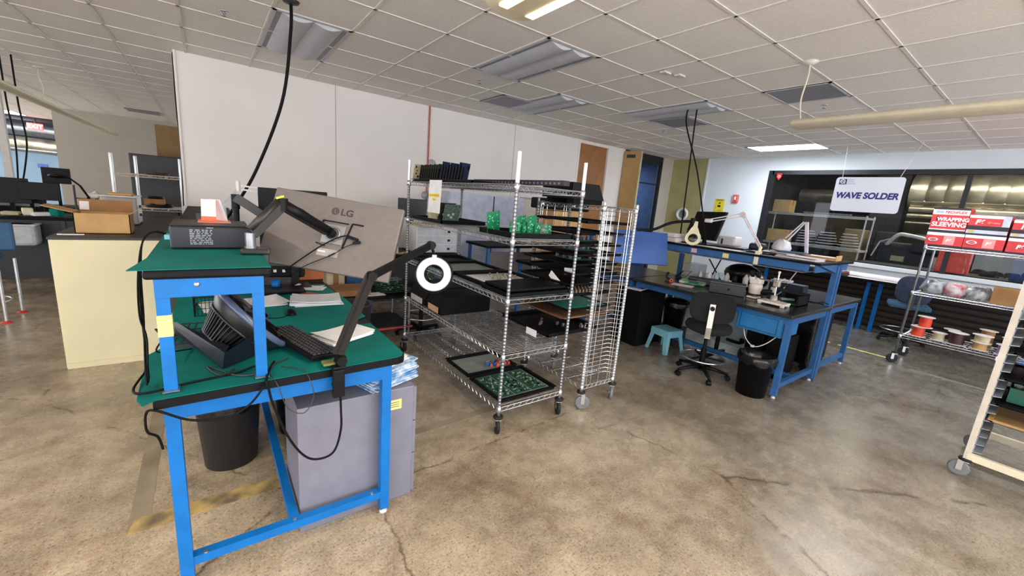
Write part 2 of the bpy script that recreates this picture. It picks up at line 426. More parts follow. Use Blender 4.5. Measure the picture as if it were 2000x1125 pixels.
# left distance
struct('wall_far_left', MB().bx(-3.0, 2, 15.5, 15.6, 0, CZ), wallg)
struct('wall_distance', MB().bx(-12, -2.5, 24, 24.1, 0, 2.1), wallbl)
struct('wall_distance_upper', MB().bx(-12, 4, 27, 27.1, 0, 5), darkw)
struct('trim_6', MB().bx(-9, -3.0, 19.95, 20.0, 2.9, 3.12), frame_b)
d = MB()
for i in range(9): d.bx(-9 + 2.3 * i, -8.93 + 2.3 * i, -3.3, -3.2, 0, CZ)
d.bx(-9, 9.5, -3.3, -3.2, 0, .25)
struct('window_rear_added', d, frame_b)  # unseen rear mullions, added to shape reflections of the open side
struct('wall_shade_left', MB().bx(-9.1, -9, 3.0, 8.5, 0, 5), wallg)  # unseen wall added to darken the left; cut short to light the far area
struct('trim_7', MB().bx(-.64, -.22, 9.3, 9.35, 0, 2.44), mat('brown_panel', (140, 108, 62), .6))
struct('ceiling_open', MB().bx(-14, 4, 20, 30, 4.9, 5.0), darkw)


# ------------------------------------------------------------------ ceiling fixtures
def troffer(x0, x1, y0, y1, label, on=False, group='recessed ceiling troffers'):
    t = thing('ceiling_light', label, 'ceiling light', ((x0 + x1) / 2, (y0 + y1) / 2, CZ), group)
    z = CZ - .008
    link('light_frame', MB().bx(x0, x1, y0, y0 + .03, z, CZ).bx(x0, x1, y1 - .03, y1, z, CZ).bx(x0, x0 + .03, y0, y1, z, CZ).bx(x1 - .03, x1, y0, y1, z, CZ), trof, t)
    xm = (x0 + x1) / 2
    if on:
        link('diffuser', MB().bx(x0 + .03, x1 - .03, y0 + .03, y1 - .03, CZ - .006, CZ - .002), lit, t)
    else:
        link('reflector', MB().bx(x0 + .03, x1 - .03, y0 + .03, y1 - .03, CZ - .004, CZ - .001), trofd, t)
        m1 = MB()
        for c0 in (x0 + .19, x1 - .19):
            pr = [(-.12 + .24 * i / 8, -.035 * math.sin(PI * i / 8)) for i in range(9)]
            vs_ = [(c0 + a, yy, CZ - .004 + b) for yy in (y0 + .04, y1 - .04) for a, b in pr]
            m1.add(vs_, [(i, i + 1, 10 + i, 9 + i) for i in range(8)], True)
            m1.add([(c0 + a, y0 + .04, CZ - .004 + b) for a, b in pr], [list(range(9))]); m1.add([(c0 + a, y1 - .04, CZ - .004 + b) for a, b in pr], [list(range(9))])
        link('lamp_cover', m1, trof, t)
    return t


troffer(.50, 1.11, 4.11, 5.33, 'unlit recessed ceiling light nearest the left wall end, behind the black cord')
troffer(2.33, 2.94, 2.89, 4.11, 'unlit recessed ceiling light above the boards rack, nearest of the middle row')
troffer(3.55, 4.16, 4.11, 5.33, 'unlit recessed ceiling light further along toward the wood door')
troffer(4.77, 5.38, 2.89, 4.11, 'unlit recessed ceiling light beside the two hanging black cords')
troffer(8.13, 8.74, 2.83, 4.0, 'brightly lit ceiling light near the white back wall', True)
troffer(6.42, 6.68, .45, 1.67, 'lit ceiling light behind the suspended beige pendant at right', True)
troffer(7.82, 8.43, -1.4, -.16, 'unlit ceiling light far right by the window wall')
for x0, y0, lb in ((4.77, 1.67, 'grey ceiling air diffuser panel near the pendant hook'), (3.16, 4.72, 'dull grey ceiling panel between the two middle lights'), (-1.4, 13.1, 'dark ceiling vent far left in the back area'), (5.38, 3.5, 'dark grey ceiling panel beyond the hanging cords')):
    t = thing('ceiling_vent', lb, 'ceiling vent', (x0 + .3, y0 + .3, CZ))
    link('vent_panel', MB().bx(x0, x0 + .6, y0, y0 + .6, CZ - .012, CZ - .002), trofd, t)
    link('vent_rim', MB().bx(x0, x0 + .6, y0, y0 + .02, CZ - .016, CZ).bx(x0, x0 + .6, y0 + .58, y0 + .6, CZ - .016, CZ).bx(x0, x0 + .02, y0, y0 + .6, CZ - .016, CZ).bx(x0 + .58, x0 + .6, y0, y0 + .6, CZ - .016, CZ), trof, t)


def pendant(x, y_end, y_far, label, on, canopies, zc=2.515, w_=.26):
    t = thing('pendant_or_fill_light', label, 'pendant light', (x, y_end, zc), 'suspended linear lights')
    lo = min(y_end, y_far); hi = max(y_end, y_far)
    pr = []
    for i in range(17):
        a = PI * i / 8; pr.append((w_ / 2 * math.cos(a), .043 * math.sin(a) * (1.0 if math.sin(a) > 0 else .8)))
    m1 = MB(); n = 16
    secs = [(lo, .25), (lo + .012, .75), (lo + .04, 1), (hi - .04, 1), (hi - .012, .75), (hi, .25)]
    vs_ = [(x + a * k, yy, zc + b * k) for yy, k in secs for a, b in pr[:16]]
    m1.add(vs_, [(i * n + k, i * n + (k + 1) % n, (i + 1) * n + (k + 1) % n, (i + 1) * n + k) for i in range(len(secs) - 1) for k in range(n)] + [list(range(n)), [len(vs_) - 1 - k for k in range(n)]], True)
    link('housing', m1, beige, t)
    if on:
        m2 = MB()
        for dx in (-.07, .07):
            m2.bx(x + dx - .022, x + dx + .022, lo + .2, hi - .10, zc - .036, zc - .02)
        link('lamp_slot', m2, litw, t)
    for cx, cy, px, py in canopies:
        link('stem', MB().tube([(cx, cy, CZ - .01), (cx - .01, cy - .01, CZ - .12), (cx * .5 + px * .5 + .02, (cy + py) / 2 + .03, CZ - .3), (px, py, zc + .02)], .006, 6, smooth_path=5), beige, t)
        link('canopy', MB().lathe([(.001, 0), (.06, 0), (.06, -.008), (.02, -.03), (.001, -.03)], (cx, cy, CZ)), whitep, t)
    return t


pendant(4.12, 1.66, -2.8, 'unlit beige suspended linear light at the right, hanging by a slack white cord', False, [(4.125, 1.625, 4.12, 1.6)])
pendant(1.13, 1.74, -2.0, 'suspended linear light at top centre with two glowing warm lamps', True, [(1.13, .8, 1.13, .8)])
pendant(-1.87, 15.1, 6.9, 'long unlit suspended linear light at upper left over the far area', False, [(-1.87, 9.32, -1.87, 9.27)], w_=.2)

for x, y, lb in ((.195, 4.544, 'metal fire sprinkler in the ceiling left of the black cord'), (2.632, 4.467, 'metal fire sprinkler next to the middle recessed lights'), (5.653, 1.988, 'metal fire sprinkler over the benches near the pendant'), (6.136, 4.376, 'metal fire sprinkler furthest off near the wood door')):
    t = thing('sprinkler', lb, 'sprinkler', (x, y, CZ), 'ceiling sprinklers')
    link('sprinkler_plate', MB().lathe([(.001, 0), (.035, 0), (.03, -.006), (.001, -.008)], (x, y, CZ)), chrome, t)
    link('sprinkler_head', MB().cyl((x, y, CZ), (x, y, CZ - .035), .007).lathe([(.001, -.035), (.018, -.036), (.018, -.039), (.001, -.04)], (x, y, CZ)).tube([(x - .012, y, CZ - .008), (x - .014, y, CZ - .02), (x, y, CZ - .035), (x + .014, y, CZ - .02), (x + .012, y, CZ - .008)], .003, 5), chromeD, t)
for x, y, s_ in ((3.637, 2.676, 1), (3.796, 2.62, 1)):
    one('ceiling_plate', MB().bx(x - .05, x + .05, y - .03, y + .03, CZ - .02, CZ - .004), whitep, 'small white rectangular device on the ceiling, ' + ('left of the pair' if x < 3.7 else 'right of the pair'), 'ceiling device', 'small ceiling devices')


def cord(name, pts, r, label, m=blacks, sm=8, cap=True, n=6):
    t = one(name, MB().tube(pts, r, n, smooth_path=sm), m, label, 'cord')
    return t


t = thing('power_cord', 'thick black power cord hanging from the ceiling down behind the orange calendar', 'cord', (.592, 3.87, CZ))
link('cord_run', MB().tube([(.592, 3.868, CZ), (.585, 3.87, 2.8), (.52, 3.93, 2.3), (.33, 4.05, 1.75), (.16, 4.15, 1.42), (.12, 4.2, 1.35)], .012, 8, smooth_path=8), blacks, t)
link('cord_plate', MB().lathe([(.001, 0), (.06, 0), (.055, -.012), (.02, -.02), (.001, -.02)], (.592, 3.868, CZ)), greyd, t)
for i, (x0, y0, x1, y1, lb) in enumerate(((4.942, 3.212, 4.98, 2.70, 'black cord from the left ceiling hole crossing down to the raised shelf'), (5.04, 3.159, 5.2, 3.2, 'black cord from the right ceiling hole crossing down behind the lamp'))):
    t = thing('power_cord', lb, 'cord', (x0, y0, CZ), 'crossing cords over the benches')
    link('cord_run', MB().tube([(x0, y0, CZ), (x0 + .005, y0, 2.8), ((x0 + x1) / 2, (y0 + y1) / 2, 2.2), (x1, y1, 1.36)], .009, 6, smooth_path=8), blacks, t)
    link('cord_plate', MB().lathe([(.001, 0), (.05, 0), (.045, -.01), (.001, -.014)], (x0, y0, CZ)), blacks, t)


# ------------------------------------------------------------------ generic builders
def caster(t, x, y, z, rz=0, rw=.055, wheel_m=rubber):
    """caster under a post whose foot is at z; wheel touches the floor"""
    c, s = math.cos(rz), math.sin(rz); off = .02
    cx, cy = x + c * off, y + s * off
    f = MB().lathe([(.001, z), (.036, z), (.038, z - .012), (.03, z - .02), (.001, z - .022)], (x, y, 0), 16)
    k = link('caster', f, rubber, t)
    ax = Vector((-s, c, 0)); h = MB()
    for sg in (-1, 1):
        p = Vector((cx, cy, 0)) + ax * .017 * sg
        h.bar((p.x, p.y, z - .02), (p.x, p.y, rw - .01), .03, .003, up=(ax.x, ax.y, 0))
    h.bx(-.022, .022, -.02, .02, z - .03, z - .02, Matrix.Translation((x, y, 0)) @ Matrix.Rotation(rz, 4, 'Z'))
    link('caster_fork', h, chrome, k)
    wv = MB().lathe([(.001, -.012), (rw - .014, -.012), (rw - .004, -.012), (rw, -.006), (rw, .006), (rw - .004, .012), (rw - .014, .012), (.001, .012)], (cx, cy, rw), 22, axis=ax)
    link('wheel', wv, wheel_m, k)
    link('hub', MB().cyl(Vector((cx, cy, rw)) - ax * .016, Vector((cx, cy, rw)) + ax * .016, .014), chrome, k)


def post(t, x, y, z0, z1, m=postm, r=.0127, grooves=True, top_m=None):
    pr = [(.001, z0), (r, z0)]
    if grooves:
        z = z0 + .03
        while z < z1 - .05:
            pr += [(r, z), (r * .9, z + .001), (r * .9, z + .005), (r, z + .006)]; z += .0254
    pr += [(r, z1 - .01), (r * .9, z1), (.001, z1)]
    link('post', MB().lathe(pr, (x, y, 0), 12), m, t)


def wire_shelf(t, x0, x1, y0, y1, z, m=chrome, name='wire_shelf', cross='x', step=.027, collars=True):
    """z is the top surface. cross: direction the fine wires run"""
    s = MB(); r = .0022; R2 = .0032
    for zz in (z - .004, z - .034):
        for a, b in (((x0, y0), (x1, y0)), ((x1, y0), (x1, y1)), ((x1, y1), (x0, y1)), ((x0, y1), (x0, y0))):
            s.cyl((*a, zz), (*b, zz), R2, n=5, caps=False)

    def zig(p, q):
        p = Vector(p); q = Vector(q); n = max(2, int((q - p).length / .03)); n += n % 2
        s.tube([p.lerp(q, i / n) + Vector((0, 0, (0 if i % 2 else -.03))) for i in range(n + 1)], .0019, 3)
    zig((x0, y0, z - .004), (x1, y0, z - .004)); zig((x1, y0, z - .004), (x1, y1, z - .004)); zig((x1, y1, z - .004), (x0, y1, z - .004)); zig((x0, y1, z - .004), (x0, y0, z - .004))
    if cross == 'x':
        n = int((y1 - y0) / step)
        for i in range(1, n): y = y0 + (y1 - y0) * i / n; s.cyl((x0, y, z), (x1, y, z), r, n=4, caps=False)
        k = 4
        for i in range(1, k):
            x = x0 + (x1 - x0) * i / k; s.cyl((x, y0, z - .006), (x, y1, z - .006), R2, n=4, caps=False); s.cyl((x, y0, z - .03), (x, y1, z - .03), R2, n=4, caps=False)
            zig((x, y0, z - .004), (x, y1, z - .004))
    else:
        n = int((x1 - x0) / step)
        for i in range(1, n): x = x0 + (x1 - x0) * i / n; s.cyl((x, y0, z), (x, y1, z), r, n=4, caps=False)
        for i in range(1, 4):
            y = y0 + (y1 - y0) * i / 4; s.cyl((x0, y, z - .006), (x1, y, z - .006), R2, n=4, caps=False)
    if collars:
        for x in (x0, x1):
            for y in (y0, y1): s.lathe([(.0128, z + .008), (.018, z + .004), (.02, z - .04), (.0128, z - .044)], (x, y, 0), 12)
    return link(name, s, m, t)


def bench_leg(t, x, y, z1, s=.045, m=blue, name='leg', z0=.03):
    k = link(name, MB().bx(x - s / 2, x + s / 2, y - s / 2, y + s / 2, z0, z1), m, t)
    if z0 == .03: link('foot', MB().lathe([(.001, .034), (.012, .034), (.012, .012), (.02, .01), (.02, 0), (.001, 0)], (x, y, 0), 12), whitep, k)
    return k


def paper_stack(x, y, z, w_, d_, h, rz, label, m=paper, n=5, group=None, name='paper_stack'):
    s = MB()
    for i in range(n):
        a = rz + random.uniform(-.1, .1); dx, dy = random.uniform(-.012, .012), random.uniform(-.012, .012)
        mx = Matrix.Translation((x + dx, y + dy, z + h * i / n)) @ Matrix.Rotation(a, 4, 'Z')
        N = 6; vs_ = []; hh = h / n
        for j in range(N + 1):
            for i2 in (0, 1):
                u = j / N - .5; lift = (.010 * (abs(u) * 2) ** 3 if i == n - 1 else 0)
                vs_ += [(u * w_, (i2 - .5) * d_, lift), (u * w_, (i2 - .5) * d_, lift + hh)]
        fs = []
        for j in range(N):
            a0 = j * 4; b0 = a0 + 4
            fs += [(a0 + 1, b0 + 1, b0 + 3, a0 + 3), (a0, a0 + 2, b0 + 2, b0), (a0, b0, b0 + 1, a0 + 1), (a0 + 2, a0 + 3, b0 + 3, b0 + 2)]
        fs += [(0, 1, 3, 2), (N * 4, N * 4 + 2, N * 4 + 3, N * 4 + 1)]
        s.add(vs_, fs, False, mx)
    return one(name, s, m, label, 'paper', group)


def carton(name, x0, x1, y0, y1, z0, z1, label, m=card, rz=0, group=None, tape=True):
    t = thing(name, label, 'box', ((x0 + x1) / 2, (y0 + y1) / 2, z0), group, local=True, rz=rz)
    a, b, h = (x1 - x0) / 2, (y1 - y0) / 2, z1 - z0
    link('box_body', MB().rb((0, 0, h / 2), (2 * a, 2 * b, h), .004), m, t)
    if tape: link('packing_tape', MB().bx(-.025, .025, -b - .001, b + .001, h * .55, h + .001), card2, t)
    return t


def tray(x0, x1, y0, y1, z, label, m=blacks, lip=.025, group=None, fill=None, rz=0, name='black_tray'):
    t = thing(name, label, 'tray', ((x0 + x1) / 2, (y0 + y1) / 2, z), group, local=True, rz=rz)
    a, b = (x1 - x0) / 2, (y1 - y0) / 2
    s = MB().bx(-a, a, -b, b, 0, .004)
    for p in ((-a, -a + .012, -b, b), (a - .012, a, -b, b), (-a, a, -b, -b + .012), (-a, a, b - .012, b)): s.bx(*p, 0, lip)
    s.bx(-a - .012, a + .012, -b - .012, -b, lip - .004, lip).bx(-a - .012, a + .012, b, b + .012, lip - .004, lip).bx(-a - .012, -a, -b, b, lip - .004, lip).bx(a, a + .012, -b, b, lip - .004, lip)
    link('tray_body', s, m, t)
    if fill: link('tray_liner', MB().bx(-a + .02, a - .02, -b + .02, b - .02, .004, .008), fill, t)
    return t


def monitor(name, c, u, v, w_, h, m_back, m_front, label, th=.03, group=None, face=None):
    """c centre, u right along the seen face, v up; the seen face is +n (towards viewer)"""
    mx = frame_mx(c, u, v)
    t = thing(name, label, 'monitor', c, group)
    link('monitor_shell', MB().rb((0, 0, -th / 2), (w_, h, th), .006).xf(mx), m_back, t)
    return t, mx


def bin_(x, y, r0, r1, h, label, m, liner_m=None, cat='bin', z=0):
    t = thing('waste_bin', label, cat, (x, y, z), local=True)
    link('bin_body', MB().lathe([(.001, .004), (r0, 0), (r1, h), (r1 + .008, h), (r1 + .008, h - .02), (r1 + .003, h - .022), (r1, h - .004), (r1 - .006, h - .004), (r0 - .006, .01), (.001, .01)], n=32), m, t)
    if liner_m:
        n = 40; vs_ = []; rows = [(r1 + .016, h - .075), (r1 + .02, h - .03), (r1 + .012, h + .008), (r1 - .01, h + .004), (r1 - .04, h - .06), (r1 * .6, h - .14), (.01, h - .15)]
        for j, (rr, zz) in enumerate(rows):
            for k in range(n): vs_.append(((rr + random.uniform(-.006, .006)) * math.cos(k * 2 * PI / n), (rr + random.uniform(-.006, .006)) * math.sin(k * 2 * PI / n), zz + random.uniform(-.014, .014) * (1 if j in (0, 4, 5) else .4)))
        link('bin_liner', MB().add(vs_, [(i * n + k, i * n + (k + 1) % n, (i + 1) * n + (k + 1) % n, (i + 1) * n + k) for i in range(len(rows) - 1) for k in range(n)], True), liner_m, t)
    return t


exec_parts = []
# ================================================================== near workbench
t = thing('workbench', 'near blue metal workbench with black edge standing at lower left', 'workbench', (.28, 2.7, 0))
for x, y in ((-.155, 1.872), (.665, 1.872), (-.155, 3.58), (.665, 3.58)): bench_leg(t, x, y, .80)
link('apron', MB().bx(-.178, .688, 1.85, 1.868, .772, .846).bx(-.178, .688, 3.58, 3.6, .79, .846).bx(-.178, -.16, 1.86, 3.6, .79, .846).bx(.67, .688, 1.86, 3.6, .79, .846), blue, t)
link('stretcher', MB().bx(-.134, .643, 1.852, 1.892, .10, .14).bx(-.134, .643, 3.56, 3.6, .10, .14).bx(.225, .265, 1.892, 3.56, .10, .14), blue, t)
poly = [(-.2, 1.80), (.715, 1.838), (.745, 1.85), (.762, 1.88), (.765, 1.93), (.765, 3.62), (-.2, 3.62)]
link('worktop', MB().prism(poly, .846, .88), edge, t)
link('bolt', MB().cyl((-.09, 1.857, .142), (-.09, 1.857, .147), .008).cyl((.6, 1.857, .142), (.6, 1.857, .147), .008).cyl((.245, 1.87, .14), (.245, 1.87, .144), .008), chrome, t)
s = MB().prism([(-.19, 1.803), (.712, 1.842), (.74, 1.855), (.757, 1.885), (.76, 1.93), (.76, 2.42), (-.21, 2.38), (-.255, 2.3), (-.245, 1.83), (-.225, 1.77)], .8805, .8835)
one('desk_mat', s, green2, 'worn green mat at the front of the near workbench, curling off its left edge', 'mat')
one('desk_mat', MB().prism([(-.2, 2.36), (.5, 2.335), (.77, 2.56), (.77, 3.02), (.72, 3.55), (-.2, 3.6)], .884, .887), green, 'brighter green mat covering the middle of the near workbench', 'mat')
# raised shelf
t = thing('riser_shelf', 'blue raised shelf on the near workbench with black edge', 'shelf', (0, 2.7, .88))
for x, y in ((-.15, 1.868), (.14, 1.868), (-.15, 3.58), (.14, 3.58)):
    k = link('riser_post', MB().bx(x - .02, x + .02, y - .016, y + .016, .892, 1.30), blue, t)
    link('foot_plate', MB().bx(x - .025, x + .025, y - .03, y + .03, .8875, .892), chromeD, k)
link('riser_frame', MB().bx(-.17, .16, 1.848, 1.866, 1.245, 1.312).bx(-.17, -.152, 1.866, 3.6, 1.26, 1.312).bx(.142, .16, 1.866, 3.6, 1.26, 1.312), blue, t)
link('shelf_board', MB().rb((-.005, 2.735, 1.329), (.385, 1.79, .034), .01), edge, t)
link('bolt', MB().lathe([(.001, 0), (.009, 0), (.009, -.005), (.001, -.006)], (-.05, 1.848, 1.29), 10, axis=(0, 1, 0)), chrome, t)
one('shelf_mat', MB().prism([(-.235, 1.835), (.187, 1.845), (.185, 3.6), (-.2, 3.6), (-.205, 2.1)], 1.3465, 1.3495), green2, 'green mat lying on the blue raised shelf under the computer', 'mat')
link('asset_label', MB().bx(-.1712, -.1288, 1.8505, 1.886, 1.10, 1.18), yel2, t)
# second bench behind
t = thing('workbench', 'black-topped workbench directly behind the near green one', 'workbench', (.28, 4.6, 0))
for x, y in ((-.155, 3.72), (.665, 3.72), (-.155, 5.45), (.665, 5.45)): bench_leg(t, x, y, .80)
link('worktop', MB().rb((.28, 4.6, .862), (.96, 1.9, .035), .01), edge, t); link('apron', MB().bx(-.178, .688, 3.7, 5.47, .78, .844), blue, t)
t = thing('riser_shelf', 'black-topped raised shelf running back behind the computer to the wall', 'shelf', (0, 4.9, .88))
link('shelf_board', MB().rb((0, 4.93, 1.295), (.4, 2.6, .04), .008), blacks, t)
for x, y in ((-.15, 3.75), (.14, 3.75), (-.15, 6.1), (.14, 6.1)): link('riser_post', MB().bx(x - .02, x + .02, y - .02, y + .02, .88 if y < 5 else 0, 1.28), blue, t)
# computer
t = thing('desktop_computer', 'black desktop computer lying flat on the raised green shelf', 'computer', (0, 2.47, 1.35))
link('computer_case', MB().rb((.005, 2.475, 1.403), (.30, .29, .103), .008), mat('case_navy_black', (17, 19, 27), .45, var=.05), t)
link('case_top_panel', MB().rb((.005, 2.475, 1.457), (.292, .28, .006), .003), mat('case_top', (36, 32, 31), .5), t)
s = MB()
for i in range(9):
    x = -.075
    while x < .005:
        l = random.uniform(.004, .02); s.bx(x, min(x + l, .008), 2.3288, 2.3296, 1.373 + .0078 * i, 1.377 + .0078 * i); x += l + random.uniform(.002, .008)
link('spec_label', s, mat('label_print', (150, 154, 162), .6), t)
link('case_latch', MB().rb((.0, 2.329, 1.448), (.028, .004, .006), .002), grey, t)
link('case_port', MB().bx(-.165, -.145, 2.36, 2.42, 1.39, 1.41), teal, t)
t = thing('desk_calendar', 'orange and white tent calendar standing on the black computer', 'calendar', (0, 2.55, 1.46))
fx = frame_mx((0.0, 2.50, 1.515), (.96, -.12, 0), (.06, .22, .95))
link('calendar_front', MB().bx(-.03, .03, -.05, .055, 0, .002, fx), orange, t)
link('calendar_page', MB().bx(-.029, .029, -.028, .054, .002, .004, fx), mat('calendar_paper', (250, 226, 214), .7), t)
fx2 = frame_mx((.04, 2.545, 1.515), (.5, -.8, 0), (-.28, -.1, .95))
link('calendar_back', MB().bx(-.042, .042, -.052, .058, 0, .002, fx2), paperp, t)
link('calendar_base', MB().bx(-.045, .085, 2.455, 2.60, 1.461, 1.464), mat('salmon', (222, 134, 112), .6), t)
one('photo_frame', MB().box((-.005, 2.72, 1.415), (.10, .012, .14), (R(-14), 0, 0)).box((.04, 2.76, 1.40), (.01, .08, .12), (0, R(8), 0)), greyd, 'dark tent card standing behind the orange calendar', 'card stand')
for i, (dx, e) in enumerate(((0, 1.0), (.014, .95), (.03, 1.08))):
    tag(link('computer_cable', MB().tube([(-.145, 2.4 + dx, 1.40), (-.20, 2.37 + dx, 1.42), (-.236, 2.33, 1.38), (-.243 - .005 * i, 2.25, 1.25), (-.232 - .006 * i, 2.1, 1.12), (-.225 + .004 * i, 1.95 + dx, e * .98), (-.222, 1.9 + dx, .905)], .0035, 5, smooth_path=6), blacks), ['outermost', 'middle', 'innermost'][2 - i] + ' black cable dropping from the computer down the left side of the raised shelf', 'cable', 'computer cables')
# monitor arm and big monitor
mc = Vector((.533, 2.383, 1.425)); mu = (.793, -.602, -.093); mv = (.295, .246, .923)
t, mx = monitor('monitor', mc, mu, mv, .714, .42, taupe, blackg, 'large taupe-grey monitor seen from behind on a bent black arm')
link('monitor_bezel', MB().rb((0, 0, -.034), (.71, .416, .012), .003).xf(mx), blackg, t)
link('mount_plate', MB().rb((.01, 0, .004), (.12, .11, .006), .006).ring((.01, 0, .009), .035, .006, axis=(0, 0, 1)).xf(mx), chromeD, t)
link('mount_frame', MB().bar((-.06, .07, .004), (.08, .07, .004), .006, .004).bar((-.06, .07, .004), (-.06, .04, .004), .006, .004).bar((-.07, -.06, .004), (-.02, -.07, .004), .006, .004).bar((.10, .075, .004), (.16, .075, .004), .008, .004).bar((.10, .075, .004), (.075, -.07, .004), .008, .004).xf(mx), blackp, t)
lg = textmb('LG', .052, mx @ Matrix.Translation((.055, .13, .001)), .0006, .0012, 0, 'CENTER', 1.1)
link('brand_lettering', lg, mat('logo_grey', (50, 44, 42), .5), t)
link('brand_roundel', MB().cyl((-.01, .131, .001), (-.01, .131, .002), .021, n=28).xf(mx), mat('logo_grey2', (66, 59, 56), .5), t)
link('roundel_face', MB().bar((-.012, .143, .0022), (-.012, .122, .0022), .003, .001, (0, 0, 1)).bar((-.012, .122, .0022), (-.003, .122, .0022), .003, .001, (0, 0, 1)).xf(mx), taupe, t)
link('rating_label', MB().bx(-.055, .06, -.125, -.085, 0, .001).xf(mx), mat('label_grey', (160, 154, 150), .5), t)
link('label_strip', MB().bx(-.05, -.01, -.105, -.098, .001, .0016).xf(mx), paper, t)
link('power_lead', MB().tube([mx @ Vector(p) for p in ((.12, .0, .006), (.07, -.005, .02), (-.02, -.07, .02), (-.12, -.17, .015), (-.19, -.24, .0))], .0035, 5, smooth_path=6), blacks, t)
link('video_lead', MB().tube([mx @ Vector(p) for p in ((.14, -.03, .006), (.10, -.06, .02), (.03, -.12, .015), (-.09, -.2, .012), (-.15, -.26, .0))], .0022, 5, smooth_path=6), blacks, t)
link('lead_plug', MB().bar(mx @ Vector((.02, -.127, .016)), mx @ Vector((.05, -.104, .016)), .012, .008).bar(mx @ Vector((.09, .0, .01)), mx @ Vector((.15, -.01, .01)), .018, .014).bar(mx @ Vector((.13, -.03, .01)), mx @ Vector((.165, -.02, .01)), .02, .014), blackp, t)
t = thing('monitor_mount', 'bent black spring arm clamped to the raised shelf holding the big monitor', 'monitor arm', (.15, 2.15, 1.35))
B0 = Vector((.155, 2.19, 1.35))
link('arm_base', MB().rb(B0 + Vector((.01, 0, .014)), (.115, .10, .026), .008, (0, 0, R(-8))).rb(B0 + Vector((.045, .0, -.05)), (.03, .06, .11), .006), mat('arm_grey_black', (34, 32, 32), .35), t)
link('arm_pivot', MB().cyl(B0 + Vector((-.01, 0, .02)), B0 + Vector((-.01, 0, .035)), .026).cyl(B0 + Vector((-.01, 0, .035)), B0 + Vector((-.01, 0, .095)), .022), chromeD, t)
E1 = Vector((.285, 2.24, 1.575)); A0 = B0 + Vector((-.002, 0, .09)); E2 = mx @ Vector((.0, 0, .055))
link('lower_arm', MB().bar(A0, E1, .03, .046).tube([A0 + Vector((-.008, 0, .018)), E1 + Vector((-.01, 0, .018))], .02, 10), mat('arm_dark', (36, 33, 31), .4), t)
link('elbow', MB().cyl(E1 + Vector((.0, .0, -.03)), E1 + Vector((0, 0, .03)), .024, n=16), blackp, t)
link('yellow_tag', MB().box(E1 + Vector((-.012, -.012, .035)), (.034, .022, .008), (0, R(-20), 0)), mat('bright_yellow', (236, 226, 60), .6), t)
link('upper_arm', MB().bar(E1, E2, .028, .05).tube([E1, E1.lerp(E2, .35) + Vector((0, 0, .004)), E2], [.022, .028, .02], 10), blackp, t)
link('arm_head', MB().cyl(mx @ Vector((.005, 0, .008)), mx @ Vector((.005, 0, .05)), .026, n=18), blackp, t)
# monitor behind with arms
t, mx2 = monitor('monitor', (.52, 3.5, 1.42), (1, -.15, 0), (.05, .0, 1), .46, .42, blackp, blackg, 'old black monitor upright behind the left end of the big monitor', .05)
link('monitor_stem', MB().bar((.52, 3.55, .9), (.52, 3.55, 1.35), .05, .03).rb((.52, 3.52, .897), (.2, .2, .012), .004), blackp, t)
t = thing('monitor_mount', 'dark post with folded arms standing on the raised shelf behind the computer', 'monitor arm', (.16, 3.45, 1.35))
link('arm_post', MB().cyl((.155, 3.5, 1.35), (.155, 3.5, 1.50), .02, n=16).lathe([(.001, 0), (.05, 0), (.05, .01), (.001, .012)], (.155, 3.5, 1.348)), blackp, t)
link('arm_joint', MB().cyl((.155, 3.5, 1.47), (.155, 3.5, 1.57), .026, n=14), blackp, t)
link('upper_arm', MB().bar((.155, 3.48, 1.55), (.34, 3.42, 1.42), .03, .055), mat('arm_dark', (36, 33, 31), .4), t)
t = thing('monitor_mount', 'light grey jointed arm behind the dark post on the raised shelf', 'monitor arm', (.14, 3.75, 1.32))
link('upper_arm', MB().bar((.19, 3.8, 1.63), (.34, 3.8, 1.615), .006, .012).bar((.19, 3.8, 1.60), (.34, 3.8, 1.59), .006, .012).bar((.335, 3.8, 1.585), (.335, 3.8, 1.625), .02, .02).cyl((.19, 3.8, 1.585), (.19, 3.8, 1.66), .014), whitep, t)
link('lower_arm', MB().bar((.19, 3.8, 1.60), (.09, 3.8, 1.47), .014, .02).bar((.09, 3.8, 1.47), (.10, 3.8, 1.32), .03, .03), mat('arm_pale', (170, 176, 180), .4), t)
# circulating fan, tilted on the desk
fc = Vector((.145, 2.235, 1.035)); fn = Vector((.70, .02, .62)).normalized()
t = thing('desk_fan', 'black circulating fan tipped back on its foot on the green desk', 'fan', (.05, 2.2, .885))
link('fan_housing', MB().lathe([(.19, -.012), (.186, -.03), (.165, -.055), (.15, -.075)], fc, 40, axis=fn), mat('fan_black', (26, 26, 30), .35), t)
link('front_ring', MB().lathe([(.176, .012), (.19, .016), (.2, .006), (.2, -.008), (.19, -.014), (.176, .012)], fc, 44, axis=fn), mat('ring_blue_black', (84, 96, 124), .22), t)
s = MB(); fa, fb = s._fr(fn)
for i in range(52):
    a = 2 * PI * i / 52; dr = fa * math.cos(a) + fb * math.sin(a)
    s.bar(fc + dr * .155 - fn * .07, fc + dr * .108 - fn * .165, .011, .0045, up=fn.cross(dr))
for rr, dd in ((.157, .068), (.106, .168)): s.ring(fc - fn * dd, rr, .006, 40, 6, fn)
link('vent_slats', s, mat('fan_black', (26, 26, 30), .35), t)
link('motor_cover', MB().lathe([(.001, -.17), (.075, -.168), (.08, -.14), (.08, -.02), (.001, -.02)], fc, 28, axis=fn), blackp, t)
s = MB()
for k in range(9): s.ring(fc + fn * (.012 + .006 * (1 - k / 9)), .02 + .018 * k, .0015, 30, 4, fn)
for i in range(30):
    a = 2 * PI * i / 30; dr = fa * math.cos(a) + fb * math.sin(a); s.cyl(fc + dr * .03 + fn * .018, fc + dr * .18 + fn * .012, .0014, n=4)
